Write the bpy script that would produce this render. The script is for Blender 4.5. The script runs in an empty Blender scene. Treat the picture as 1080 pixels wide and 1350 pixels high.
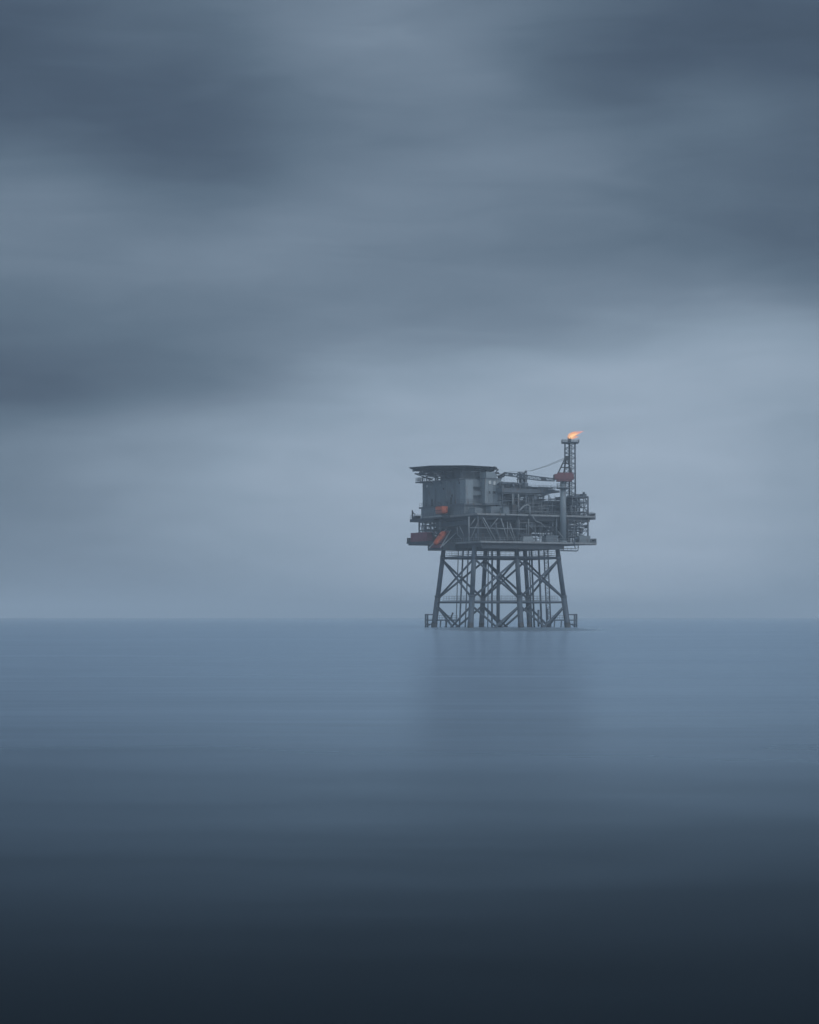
import bpy, math, random
from mathutils import Vector, Matrix

# ------------------------------------------------------------------ scene
sc = bpy.context.scene
col = sc.collection
R = math.radians
F_PX, EYE, HOR = 2950.0, 3.1, 813.0          # focal length in photo pixels, eye height, horizon row

# platform frame: near corner O, e1 along the long front, e2 along the left side (yaw 27 degrees)
OX, OY = 19.8, 636.0
C27, S27 = math.cos(R(27)), math.sin(R(27))
E1, E2 = Vector((C27, S27, 0)), Vector((-S27, C27, 0))
O = Vector((OX, OY, 0))

def G(s, t, z): return O + E1*s + E2*t + Vector((0, 0, z))
def s_of(u, t):
    a = (u-540)/F_PX
    return (a*(OY+C27*t)-OX+S27*t)/(C27-S27*a)
def t_of(u, s):
    a = (u-540)/F_PX
    return (OX+C27*s-a*(OY+S27*s))/(S27+C27*a)
def zz(v, Y): return EYE+(HOR-v)*Y/F_PX
def Fp(u, v, t):
    s = s_of(u, t); p = G(s, t, 0); p.z = zz(v, p.y); return p
def Lp(u, v, s):
    t = t_of(u, s); p = G(s, t, 0); p.z = zz(v, p.y); return p

# ------------------------------------------------------------------ mesh builder
class MB:
    def __init__(self): self.v, self.f, self.sm = [], [], []
    def face(self, idx, sm=False): self.f.append(idx); self.sm.append(sm)
    def ring(self, c, ax, r, n, up=None):
        ax = ax.normalized()
        ref = up or (Vector((0, 0, 1)) if abs(ax.z) < .9 else Vector((1, 0, 0)))
        a = ax.cross(ref).normalized(); b = ax.cross(a).normalized()
        base = len(self.v)
        for i in range(n):
            w = 2*math.pi*i/n
            self.v.append(c+a*(r*math.cos(w))+b*(r*math.sin(w)))
        return list(range(base, base+n))
    def bridge(self, A, B, sm=True):
        n = len(A)
        for i in range(n): self.face((A[i], A[(i+1) % n], B[(i+1) % n], B[i]), sm)
    def tube(self, p0, p1, r0, r1=None, n=10, caps=True):
        r1 = r0 if r1 is None else r1
        ax = p1-p0
        if ax.length < 1e-6: return self
        A = self.ring(p0, ax, r0, n); B = self.ring(p1, ax, r1, n)
        self.bridge(A, B)
        if caps: self.face(tuple(reversed(A))); self.face(tuple(B))
        return self
    def path(self, pts, r, n=8):
        prev = None
        for i, p in enumerate(pts):
            d = (pts[min(i+1, len(pts)-1)]-pts[max(i-1, 0)])
            Rg = self.ring(p, d, r[i] if isinstance(r, (list, tuple)) else r, n)
            if prev: self.bridge(prev, Rg)
            else: self.face(tuple(reversed(Rg)))
            prev = Rg
        self.face(tuple(prev)); return self
    def vessel(self, p0, p1, r, n=16):
        ax = (p1-p0); L = ax.length; d = ax/L
        pts, rs = [], []
        for k in range(5):
            w = k/4*math.pi/2; pts.append(p0-d*(r*.5*math.cos(w))); rs.append(max(r*math.sin(w), .02))
        for k in range(5):
            w = k/4*math.pi/2; pts.append(p1+d*(r*.5*math.sin(w))); rs.append(max(r*math.cos(w), .02))
        prev = None
        for p, rr in zip(pts, rs):
            Rg = self.ring(p, d, rr, n)
            if prev: self.bridge(prev, Rg)
            else: self.face(tuple(reversed(Rg)))
            prev = Rg
        self.face(tuple(prev)); return self
    def hexa(self, P):                       # 8 points: bottom ring, top ring
        b = len(self.v); self.v += [Vector(p) for p in P]
        for q in ((3, 2, 1, 0), (4, 5, 6, 7), (0, 1, 5, 4), (1, 2, 6, 5), (2, 3, 7, 6), (3, 0, 4, 7)):
            self.face(tuple(b+i for i in q))
        return self
    def box(self, s0, s1, t0, t1, z0, z1):   # axis box in the platform frame
        return self.hexa([G(s0, t0, z0), G(s1, t0, z0), G(s1, t1, z0), G(s0, t1, z0),
                          G(s0, t0, z1), G(s1, t0, z1), G(s1, t1, z1), G(s0, t1, z1)])
    def prism(self, poly, z0, z1):           # poly: list of Vector xy
        n = len(poly); b = len(self.v)
        for z in (z0, z1):
            for p in poly: self.v.append(Vector((p.x, p.y, z)))
        self.face(tuple(b+i for i in reversed(range(n)))); self.face(tuple(b+n+i for i in range(n)))
        for i in range(n): j = (i+1) % n; self.face((b+i, b+j, b+n+j, b+n+i))
        return self
    def beam(self, p0, p1, w, h=None):       # square section bar
        h = h or w; d = (p1-p0).normalized()
        ref = Vector((0, 0, 1)) if abs(d.z) < .95 else E1
        a = d.cross(ref).normalized()*(w/2); c = d.cross(a).normalized()*(h/2)
        return self.hexa([p0-a-c, p0+a-c, p0+a+c, p0-a+c, p1-a-c, p1+a-c, p1+a+c, p1-a+c])
    def build(self, name, mat, parent=None, label=None):
        base = root_loc(parent)
        me = bpy.data.meshes.new(name)
        me.from_pydata([tuple(p-base) for p in self.v], [], self.f)
        me.polygons.foreach_set('use_smooth', self.sm)
        me.materials.append(mat); me.update()
        o = bpy.data.objects.new(name, me); col.objects.link(o)
        if parent: o.parent = parent
        if label: o['label'] = label
        return o

def root_loc(p):
    v = Vector((0, 0, 0))
    while p is not None: v += p.location; p = p.parent
    return v
def thing(name, label, cat, loc, group=None):
    o = bpy.data.objects.new(name, None); col.objects.link(o)
    o.location = loc; o.empty_display_size = 1
    o['label'] = label; o['category'] = cat
    if group: o['group'] = group
    return o

# ------------------------------------------------------------------ materials
def srgb(r, g, b):
    f = lambda c: (c/255/12.92) if c/255 <= .04045 else ((c/255+.055)/1.055)**2.4
    return (f(r), f(g), f(b), 1)
def paint(name, c, var=.25, rough=.6, rust=.0, scale=.5, metal=0.0):
    m = bpy.data.materials.new(name); m.use_nodes = True
    nt = m.node_tree; N = nt.nodes; L = nt.links
    bs = N['Principled BSDF']; bs.inputs['Roughness'].default_value = rough
    bs.inputs['Metallic'].default_value = metal
    tc = N.new('ShaderNodeTexCoord')
    mp = N.new('ShaderNodeMapping'); mp.inputs['Scale'].default_value = (scale, scale, scale*.35)
    L.new(tc.outputs['Object'], mp.inputs['Vector'])
    nz = N.new('ShaderNodeTexNoise'); nz.inputs['Scale'].default_value = 1.6; nz.inputs['Detail'].default_value = 6
    nz.inputs['Roughness'].default_value = .65
    L.new(mp.outputs['Vector'], nz.inputs['Vector'])
    rp = N.new('ShaderNodeValToRGB')
    rp.color_ramp.elements[0].position = .3; rp.color_ramp.elements[1].position = .7
    rp.color_ramp.elements[0].color = tuple(x*(1-var) for x in c[:3])+(1,)
    rp.color_ramp.elements[1].color = tuple(min(1, x*(1+var)) for x in c[:3])+(1,)
    L.new(nz.outputs['Fac'], rp.inputs['Fac'])
    out = rp.outputs['Color']
    if rust > 0:
        n2 = N.new('ShaderNodeTexNoise'); n2.inputs['Scale'].default_value = 4.0; n2.inputs['Detail'].default_value = 8
        L.new(mp.outputs['Vector'], n2.inputs['Vector'])
        r2 = N.new('ShaderNodeMapRange'); r2.inputs['From Min'].default_value = .62-.25*rust
        r2.inputs['From Max'].default_value = .80-.2*rust
        L.new(n2.outputs['Fac'], r2.inputs['Value'])
        mx = N.new('ShaderNodeMix'); mx.data_type = 'RGBA'; mx.inputs['B'].default_value = (.075, .04, .025, 1)
        L.new(r2.outputs['Result'], mx.inputs['Factor']); L.new(out, mx.inputs['A']); out = mx.outputs['Result']
    L.new(out, bs.inputs['Base Color'])
    return m

M = {
 'jacket': paint('jacket_steel', (.044, .066, .095), .3, .65, .08),
 'deck':   paint('deck_steel', (.032, .046, .064), .3, .7, .2),
 'edge':   paint('deck_edge_lit', (.17, .19, .21), .25, .6, .25),  # pale tone stands for light caught by the deck edges
 'wall':   paint('cladding_grey', (.098, .128, .157), .2, .55, .18, .25),
 'wall2':  paint('cladding_pale', (.15, .188, .222), .16, .55, .15, .25),
 'steel':  paint('frame_steel', (.068, .09, .116), .3, .6, .25),
 'pale':   paint('pale_steel', (.18, .205, .23), .2, .55, .2),
 'dark':   paint('dark_steel', (.022, .028, .036), .35, .65, .25),
 'heli':   paint('helideck_coat', (.035, .045, .05), .2, .85, 0),
 'red':    paint('dark_red_paint', (.17, .05, .072), .2, .55, .2),
 'crane':  paint('crane_red_paint', (.14, .05, .06), .2, .55, .2),
 'orange': paint('lifeboat_orange', (.40, .09, .042), .28, .5, .05),
 'glass':  paint('window_glass', (.02, .025, .03), .1, .15, 0),
 'white':  paint('pale_pane', (.45, .48, .5), .08, .5, 0),  # pale tone for some of the window panes
 'alu':    paint('light_alloy', (.24, .27, .30), .15, .45, 0),
}

# ------------------------------------------------------------------ camera
cam = bpy.data.cameras.new('camera'); co = bpy.data.objects.new('camera', cam); col.objects.link(co)
co.location = (0, 0, EYE); co.rotation_euler = (R(90), 0, 0)
cam.sensor_width = 36; cam.lens = 36*F_PX/1350; cam.shift_y = (HOR-675)/1350
cam.clip_start = .5; cam.clip_end = 60000
sc.camera = co

# ------------------------------------------------------------------ world: Nishita sky behind a soft overcast
SUN_EL, SUN_AZ = R(34), R(130)               # azimuth clockwise from +Y
w = bpy.data.worlds.new('World'); sc.world = w; w.use_nodes = True
nt = w.node_tree; N = nt.nodes; L = nt.links; N.clear()
def node(t, **k):
    n = N.new(t)
    for a, b in k.items(): setattr(n, a, b)
    return n
def math_(op, a, b=None, c=None, clamp=False):
    n = node('ShaderNodeMath', operation=op); n.use_clamp = clamp
    for i, x in enumerate((a, b, c)):
        if x is None: continue
        if hasattr(x, 'is_output'): L.new(x, n.inputs[i])
        else: n.inputs[i].default_value = x
    return n.outputs[0]
sky = node('ShaderNodeTexSky', sky_type='NISHITA'); sky.sun_disc = False
sky.sun_elevation = SUN_EL; sky.sun_rotation = SUN_AZ; sky.dust_density = 3
tc = node('ShaderNodeTexCoord'); sp = node('ShaderNodeSeparateXYZ'); L.new(tc.outputs['Generated'], sp.inputs[0])
x, y, z = sp.outputs
az = math_('ARCTAN2', x, y)
hl = math_('MAXIMUM', math_('SQRT', math_('ADD', math_('MULTIPLY', x, x), math_('MULTIPLY', y, y))), .05)
el = math_('DIVIDE', z, hl)                                   # tangent of the elevation
cv = node('ShaderNodeCombineXYZ'); L.new(az, cv.inputs[0]); L.new(el, cv.inputs[1])
# drifting warp, so that the cloud banks get ragged soft edges
wm = node('ShaderNodeMapping'); wm.inputs['Scale'].default_value = (5, 14, 1); wm.inputs['Rotation'].default_value = (0, 0, R(-8))
L.new(cv.outputs[0], wm.inputs[0])
wn = node('ShaderNodeTexNoise'); wn.inputs['Scale'].default_value = 1.0; wn.inputs['Detail'].default_value = 2.5
L.new(wm.outputs[0], wn.inputs['Vector'])
ws = node('ShaderNodeVectorMath', operation='SUBTRACT'); ws.inputs[1].default_value = (.5, .5, .5); L.new(wn.outputs['Color'], ws.inputs[0])
wx = node('ShaderNodeVectorMath', operation='MULTIPLY'); wx.inputs[1].default_value = (.050, .010, 0); L.new(ws.outputs[0], wx.inputs[0])
wa = node('ShaderNodeVectorMath', operation='ADD'); L.new(cv.outputs[0], wa.inputs[0]); L.new(wx.outputs[0], wa.inputs[1])
cw = wa.outputs[0]
# brightness of the cloud deck (display value of its green channel) along columns of azimuth, by elevation row
SKY_COLS = {
 20: '0:92 60:90 130:86 165:90 195:108 220:118 280:128 340:128 380:122 420:110 470:96 520:90 540:100 570:122 640:128 720:128 800:122',
 80: '0:95 60:94 130:88 180:98 210:112 240:126 265:132 300:128 350:124 400:120 450:110 500:97 530:93 548:106 570:130 640:138 700:138 800:133',
 170: '0:104 50:100 100:94 150:88 200:88 240:104 265:116 300:122 340:128 370:128 410:118 460:110 505:104 525:113 545:132 580:142 620:146 700:145 800:136',
 300: '0:108 50:104 100:98 150:94 200:94 240:104 270:116 300:126 345:134 390:128 430:120 480:117 510:125 540:142 580:154 610:160 650:158 700:155 800:148',
 390: '0:125 50:126 90:122 130:112 160:110 200:114 240:122 280:132 340:134 390:130 430:128 460:130 490:142 530:150 570:158 620:164 700:160 800:150',
 490: '0:134 50:138 80:136 120:126 160:120 200:118 230:126 270:133 330:128 380:130 420:134 450:140 480:150 510:158 560:165 610:168 700:166 800:158',
 600: '0:124 40:128 90:134 120:132 150:126 180:122 200:126 240:130 300:128 350:126 400:130 430:136 460:144 490:154 530:162 570:166 620:168 700:166 800:160',
 720: '0:110 50:104 100:102 130:106 160:120 185:130 210:132 250:122 300:120 350:124 400:132 430:138 455:148 470:160 500:166 540:168 600:168 700:168 800:162',
 850: '0:98 60:94 100:94 130:98 160:108 190:112 250:112 300:114 340:118 370:126 400:138 430:148 460:158 500:166 530:168 600:170 650:172 700:168 800:160',
 980: '0:90 40:88 80:92 120:104 150:116 180:112 230:106 290:104 340:112 370:122 400:140 430:152 470:162 510:164 560:160 620:168 700:164 800:155',
 1070: '0:86 50:86 100:92 140:100 200:98 260:98 320:100 370:106 400:118 430:142 460:154 500:156 560:152 620:158 700:154 800:146'}
def lerp_tab(T, q):
    if q <= T[0][0]: return T[0][1]
    for (p0, v0_), (p1, v1_) in zip(T, T[1:]):
        if q <= p1: return v0_+(v1_-v0_)*(q-p0)/(p1-p0)
    return T[-1][1]
TAB = [(k, [tuple(map(float, q.split(':'))) for q in t.split()]) for k, t in SKY_COLS.items()]
HAZE_D, HAZE_G = .00034, 150.0
def unhaze(g, v):                              # what stands behind the air layer
    e = max((HOR-v)/F_PX, .012); T = math.exp(-HAZE_D*59/e)
    lin = lambda q: srgb(q, q, q)[0]
    w_ = max((lin(g)-(1-T)*lin(HAZE_G))/T, lin(g)*.85)
    return (1.055*w_**(1/2.4)-.055)
STEP = 72.0
sw = node('ShaderNodeSeparateXYZ'); L.new(cw, sw.inputs[0])
efac = math_('MULTIPLY', sw.outputs[1], 2.0, clamp=True)
az_px = math_('DIVIDE', sw.outputs[0], STEP/F_PX)          # column index, 0 straight ahead
az_px = math_('MINIMUM', math_('MAXIMUM', az_px, -8.0), 8.0)
val = None
for ci in range(-9, 10):
    u = 540+STEP*ci
    rows = [0, 40, 75, 105, 135, 160, 185, 210, 235, 262, 290, 320, 350, 380, 405, 430, 455, 480, 505, 530, 552, 580, 615, 660, 710, 760, 800]
    stops = []
    for v_ in rows:
        g = lerp_tab([(k, lerp_tab(T, v_)) for k, T in TAB], u)
        stops.append((2*(HOR-v_)/F_PX, unhaze(g, v_)))
    stops += [(.66, stops[0][1]*.80), (.76, .26), (.9, .21), (1.0, .18)]  # unseen upper sky, darkened to keep its reflection in the near sea low
    stops.sort()
    rp = node('ShaderNodeValToRGB'); cr = rp.color_ramp; cr.interpolation = 'CARDINAL'
    while len(cr.elements) < len(stops): cr.elements.new(.5)
    for e_, (p, c) in zip(cr.elements, stops): e_.position = p; e_.color = (c, c, c, 1)
    L.new(efac, rp.inputs['Fac'])
    d_ = math_('ABSOLUTE', math_('SUBTRACT', az_px, float(ci)))
    q1 = math_('MAXIMUM', math_('SUBTRACT', 1.5, d_), 0.0); q2 = math_('MAXIMUM', math_('SUBTRACT', .5, d_), 0.0)
    w_ = math_('SUBTRACT', math_('MULTIPLY', math_('MULTIPLY', q1, q1), .5), math_('MULTIPLY', math_('MULTIPLY', q2, q2), 1.5))
    val = math_('MULTIPLY', w_, rp.outputs['Color']) if val is None else math_('MULTIPLY_ADD', w_, rp.outputs['Color'], val)
# fine drawn-out streaks
sm = node('ShaderNodeMapping'); sm.inputs['Scale'].default_value = (7, 30, 1); sm.inputs['Rotation'].default_value = (0, 0, R(-6)); L.new(cw, sm.inputs[0])
sn = node('ShaderNodeTexNoise'); sn.inputs['Scale'].default_value = 1.0; sn.inputs['Detail'].default_value = 5; L.new(sm.outputs[0], sn.inputs['Vector'])
val = math_('ADD', val, math_('MULTIPLY', math_('SUBTRACT', sn.outputs['Fac'], .5), .07))
s2m = node('ShaderNodeMapping'); s2m.inputs['Scale'].default_value = (16, 75, 1); s2m.inputs['Rotation'].default_value = (0, 0, R(-17)); L.new(cw, s2m.inputs[0])
s2n = node('ShaderNodeTexNoise'); s2n.inputs['Scale'].default_value = 1.0; s2n.inputs['Detail'].default_value = 4; s2n.inputs['Distortion'].default_value = .6; L.new(s2m.outputs[0], s2n.inputs['Vector'])
val = math_('ADD', val, math_('MULTIPLY', math_('SUBTRACT', s2n.outputs['Fac'], .5), .08))
# unseen sky behind the viewer, brightened to light the platform and haze
rearf = node('ShaderNodeMapRange', interpolation_type='SMOOTHSTEP'); rearf.inputs['From Min'].default_value = .3; rearf.inputs['From Max'].default_value = -.6
rearf.inputs['To Min'].default_value = 0; rearf.inputs['To Max'].default_value = .85; L.new(y, rearf.inputs['Value'])
val = math_('ADD', val, rearf.outputs[0])
cc = node('ShaderNodeValToRGB'); cr = cc.color_ramp
CST = [(.16, (24, 35, 48)), (.33, (69, 85, 104)), (.42, (90, 108, 126)), (.52, (114, 131, 149)), (.62, (142, 160, 178)), (.72, (168, 184, 202)), (.98, (226, 242, 255))]
while len(cr.elements) < len(CST): cr.elements.new(.5)
for e, (p, c) in zip(cr.elements, CST): e.position = p; e.color = srgb(*c)
L.new(val, cc.inputs['Fac'])
skyb = node('ShaderNodeVectorMath', operation='SCALE'); skyb.inputs['Scale'].default_value = .05; L.new(sky.outputs[0], skyb.inputs[0])
mx = node('ShaderNodeMix', data_type='RGBA'); mx.inputs['Factor'].default_value = .95
L.new(skyb.outputs[0], mx.inputs['A']); L.new(cc.outputs['Color'], mx.inputs['B'])
bg = node('ShaderNodeBackground'); bg.inputs['Strength'].default_value = 1.0; L.new(mx.outputs['Result'], bg.inputs['Color'])
wo = node('ShaderNodeOutputWorld'); L.new(bg.outputs[0], wo.inputs['Surface'])

sun = bpy.data.lights.new('sun', 'SUN'); so = bpy.data.objects.new('sun', sun); col.objects.link(so)
sun.energy = 1.0; sun.angle = R(30); sun.color = (1, .98, .95)
d = Vector((math.sin(SUN_AZ)*math.cos(SUN_EL), math.cos(SUN_AZ)*math.cos(SUN_EL), math.sin(SUN_EL)))
so.rotation_euler = d.to_track_quat('Z', 'Y').to_euler(); so.location = (200, -100, 200)

# ------------------------------------------------------------------ sea
ANI = -.45
m = bpy.data.materials.new('sea_water'); m.use_nodes = True
nt = m.node_tree; N = nt.nodes; L = nt.links; N.clear()
gl = node('ShaderNodeBsdfGlossy'); gl.inputs['Color'].default_value = (.79, .92, 1.0, 1)
gl.inputs['Anisotropy'].default_value = ANI
tx = node('ShaderNodeCombineXYZ'); tx.inputs[0].default_value = 1.0; L.new(tx.outputs[0], gl.inputs['Tangent'])
df = node('ShaderNodeBsdfDiffuse'); df.inputs['Color'].default_value = (.002, .005, .009, 1)
fr_ = node('ShaderNodeFresnel'); fr_.inputs['IOR'].default_value = 1.333
ms = node('ShaderNodeMixShader'); L.new(math_('POWER', fr_.outputs[0], 1.65), ms.inputs[0]); L.new(df.outputs[0], ms.inputs[1]); L.new(gl.outputs[0], ms.inputs[2])
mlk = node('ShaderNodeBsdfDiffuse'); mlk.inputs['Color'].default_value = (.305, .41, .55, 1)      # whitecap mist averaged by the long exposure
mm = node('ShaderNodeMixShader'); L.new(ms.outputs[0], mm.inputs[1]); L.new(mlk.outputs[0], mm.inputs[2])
so2 = node('ShaderNodeOutputMaterial'); L.new(mm.outputs[0], so2.inputs['Surface'])
tc = node('ShaderNodeTexCoord')
def seanoise(sx, sy, det, off):
    mp = node('ShaderNodeMapping'); mp.inputs['Scale'].default_value = (sx, sy, 1); mp.inputs['Location'].default_value = (off, off*1.7, 0)
    L.new(tc.outputs['Object'], mp.inputs[0])
    n = node('ShaderNodeTexNoise'); n.inputs['Scale'].default_value = 1; n.inputs['Detail'].default_value = det; L.new(mp.outputs[0], n.inputs['Vector'])
    return n.outputs['Fac']
n1 = seanoise(.012, .05, 3, 3.0); n2 = seanoise(.05, .35, 3, 9.0)
ro = math_('ADD', 1.0, math_('ADD', math_('MULTIPLY', math_('SUBTRACT', n1, .5), .6), math_('MULTIPLY', math_('SUBTRACT', n2, .5), .32)))
so_ = node('ShaderNodeSeparateXYZ'); L.new(tc.outputs['Object'], so_.inputs[0])
# ruffled water near the boat, smoother farther off: roughness by distance (log metres)
lg2 = math_('DIVIDE', math_('LOGARITHM', math_('MAXIMUM', so_.outputs[1], 1.0), math.e), 8.0, clamp=True)
n5 = seanoise(.06, .10, 3, 13.0); n6 = seanoise(.35, .9, 3, 31.0)
lg2 = math_('ADD', lg2, math_('ADD', math_('MULTIPLY', math_('SUBTRACT', n5, .5), .09), math_('MULTIPLY', math_('SUBTRACT', n6, .5), .014)))
cm = node('ShaderNodeValToRGB'); cr = cm.color_ramp; cr.interpolation = 'B_SPLINE'
RGH = [(8, .72), (14, .69), (20, .57), (28, .43), (40, .31), (60, .24), (110, .20), (220, .18), (400, .14), (1500, .12)]
while len(cr.elements) < len(RGH): cr.elements.new(.5)
for e_, (p, c) in zip(cr.elements, RGH): e_.position = math.log(p)/8; e_.color = (c, c, c, 1)
L.new(lg2, cm.inputs['Fac'])
ro = math_('MULTIPLY', ro, cm.outputs[0])
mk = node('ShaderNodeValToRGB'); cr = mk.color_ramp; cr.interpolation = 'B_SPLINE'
MILK = [(9, .0), (18, .0), (25, .05), (33, .14), (46, .27), (70, .42), (140, .58), (400, .62), (2500, .42)]  # pale share by distance, puts the sea's brightness falloff into colour
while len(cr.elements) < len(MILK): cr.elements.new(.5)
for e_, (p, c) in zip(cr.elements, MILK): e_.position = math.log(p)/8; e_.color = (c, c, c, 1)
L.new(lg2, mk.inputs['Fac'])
# deck shadow and wave troughs put into the sea colour as a dark ellipse
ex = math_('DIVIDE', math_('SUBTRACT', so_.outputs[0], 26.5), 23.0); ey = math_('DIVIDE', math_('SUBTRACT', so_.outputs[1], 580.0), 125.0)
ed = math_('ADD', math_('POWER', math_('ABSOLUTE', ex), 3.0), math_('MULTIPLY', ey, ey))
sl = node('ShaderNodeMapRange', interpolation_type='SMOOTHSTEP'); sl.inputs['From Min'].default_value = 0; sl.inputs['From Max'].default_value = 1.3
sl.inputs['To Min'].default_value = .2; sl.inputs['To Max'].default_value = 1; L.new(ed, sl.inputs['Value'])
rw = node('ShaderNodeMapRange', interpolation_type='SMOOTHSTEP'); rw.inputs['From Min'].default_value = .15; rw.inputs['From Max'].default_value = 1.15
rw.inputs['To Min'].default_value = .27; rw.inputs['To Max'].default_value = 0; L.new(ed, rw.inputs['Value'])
L.new(math_('ADD', ro, rw.outputs[0]), gl.inputs['Roughness'])       # rougher gloss over the same dark ellipse
n3 = seanoise(.09, .5, 4, 21.0)
n4 = seanoise(.007, .085, 2, 5.0)
fo = node('ShaderNodeMapRange'); fo.inputs['From Min'].default_value = .60; fo.inputs['From Max'].default_value = .74; fo.inputs['To Max'].default_value = .35; L.new(n4, fo.inputs['Value'])
pat = math_('ADD', math_('ADD', .62, fo.outputs[0]), math_('ADD', math_('MULTIPLY', n1, .34), math_('MULTIPLY', n3, .40)))
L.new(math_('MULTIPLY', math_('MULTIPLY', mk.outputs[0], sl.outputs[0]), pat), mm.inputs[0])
me = bpy.data.meshes.new('sea'); S = 12000
me.from_pydata([(-S, -S, 0), (S, -S, 0), (S, S, 0), (-S, S, 0)], [], [(0, 1, 2, 3)]); me.materials.append(m)
sea = bpy.data.objects.new('sea', me); col.objects.link(sea); sea['kind'] = 'structure'

# ------------------------------------------------------------------ haze
m = bpy.data.materials.new('haze_air'); m.use_nodes = True
nt = m.node_tree; N = nt.nodes; L = nt.links; N.clear()
pv = node('ShaderNodeVolumePrincipled'); pv.inputs['Density'].default_value = HAZE_D
pv.inputs['Color'].default_value = (.76, .885, 1.0, 1); pv.inputs['Anisotropy'].default_value = 0
mo = node('ShaderNodeOutputMaterial'); L.new(pv.outputs[0], mo.inputs['Volume'])
H = 13000; z0, z1 = -9.0, 62.0
me = bpy.data.meshes.new('haze')
me.from_pydata([(-H, -H, z0), (H, -H, z0), (H, H, z0), (-H, H, z0), (-H, -H, z1), (H, -H, z1), (H, H, z1), (-H, H, z1)], [],
               [(3, 2, 1, 0), (4, 5, 6, 7), (0, 1, 5, 4), (1, 2, 6, 5), (2, 3, 7, 6), (3, 0, 4, 7)])
me.materials.append(m); hz = bpy.data.objects.new('haze', me); col.objects.link(hz); hz['kind'] = 'stuff'

# ================================================================== OIL PLATFORM
ZW = 25.5
ZL, ZU = 24.5, 32.4                          # lower and upper deck level (top of plate)
plat = thing('oil_platform', 'grey steel offshore oil platform standing on braced legs in the sea', 'oil platform', G(13, 16, 0))

# jacket legs: (u at deck, u at water, t at deck, t at water, r at deck, r at water)
LEGS = {'F1': (625.6, 620.4, 3.0, 1.5, .64, .80), 'F2': (681.2, 687.0, 3.0, 1.5, .60, .76), 'F3': (735.2, 748.6, 3.0, 1.5, .60, .80),
        'B1': (584.8, 572.3, 21.5, 23.5, .60, .80), 'B2': (640.2, 634.8, 21.5, 23.5, .58, .72), 'B3': (692.2, 698.4, 21.5, 23.5, .58, .70)}
LP = {}
for k, (ut, ub, tt, tb, r0, r1) in LEGS.items():
    LP[k] = (G(s_of(ub, tb), tb, 0), G(s_of(ut, tt), tt, 22.3), r1*1.08, r0*1.08)
def leg_at(k, z):
    a, b, r1, r0 = LP[k]; f = z/22.3
    return a.lerp(b, f) if 0 <= f <= 1 else a+(b-a)*f
for k in LEGS:
    a, b, r1, r0 = LP[k]
    lg = MB(); lg.tube(leg_at(k, -7.5), leg_at(k, 9.0), r1*1.0, r1*.96, 18); lg.tube(leg_at(k, 9.0), leg_at(k, 23.4), r1*.82, r0, 18)
    o = lg.build('leg', M['jacket'], plat)
    MB().tube(leg_at(k, -2), leg_at(k, 1.4), r1*1.05, r1*1.05, 18).build('tide_band', M['dark'], o)
    MB().tube(leg_at(k, 8.7), leg_at(k, 9.2), r1*1.12, r1*1.12, 18).build('collar', M['jacket'], o)
    MB().tube(leg_at(k, 19.6), leg_at(k, 21.0), r0*1.12, r0*1.12, 18).build('collar', M['jacket'], o)
FACES = [('F1', 'F2'), ('F2', 'F3'), ('B1', 'B2'), ('B2', 'B3'), ('B1', 'F1'), ('B2', 'F2'), ('B3', 'F3')]
for a, b in FACES:
    for zt, zb in ((19.7, 8.4), (6.3, -6.2)):
        for p, q in ((a, b), (b, a)):
            MB().tube(leg_at(p, zt), leg_at(q, zb), .31, n=10).build('diagonal_brace', M['jacket'], plat)
    MB().tube(leg_at(a, 20.2), leg_at(b, 20.2), .36, n=10).build('horizontal_brace', M['jacket'], plat)
    MB().tube(leg_at(a, 7.3), leg_at(b, 7.3), .30, n=10).build('horizontal_brace', M['jacket'], plat)

# conductors, risers, caissons inside the jacket
def vpipe(name, ut, ub, t, r, mat='jacket', z1=23.6):
    return MB().tube(G(s_of(ub, t), t, -6), G(s_of(ut, t), t, z1), r*1.15, n=10).build(name, M[mat], plat)
for ut, ub, t, r in ((610.9, 604.6, 14, .21), (617.8, 612.4, 12, .18), (657.2, 656.5, 12, .45), (649.0, 648.6, 13, .24),
                     (644.0, 643.0, 10, .14), (697.6, 702.2, 10, .17), (700.6, 705.5, 12, .25), (710.0, 715.2, 9, .25), (604.6, 600.5, 17, .12)):
    vpipe('riser', ut, ub, t, r)
# lattice caisson with ladder
lt = MB(); ta = 7.0
pA0, pA1 = G(s_of(722.4, ta), ta, -6), G(s_of(717.0, ta), ta, 23.5)
pB0, pB1 = G(s_of(727.4, ta), ta, -6), G(s_of(722.2, ta), ta, 23.5)
lt.tube(pA0, pA1, .2); lt.tube(pB0, pB1, .2)
n = 40
for i in range(n):
    f, g = i/n, (i+1)/n
    lt.tube(pA0.lerp(pA1, f), pB0.lerp(pB1, g if i % 2 else f), .05, n=6); lt.tube(pA0.lerp(pA1, g), pB0.lerp(pB1, f), .05, n=6)
lt.build('caisson_ladder', M['jacket'], plat)

def rail(mb, pts, h=1.15, step=1.6, r=.035, mid=2):
    for a, b in zip(pts, pts[1:]):
        n = max(1, round((b-a).length/step)); up = Vector((0, 0, 1))
        for i in range(n+1): mb.tube(a.lerp(b, i/n), a.lerp(b, i/n)+up*h, r, n=5)
        for k in range(mid): mb.tube(a+up*(h*(1-k/mid)), b+up*(h*(1-k/mid)), r, n=5)

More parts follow.
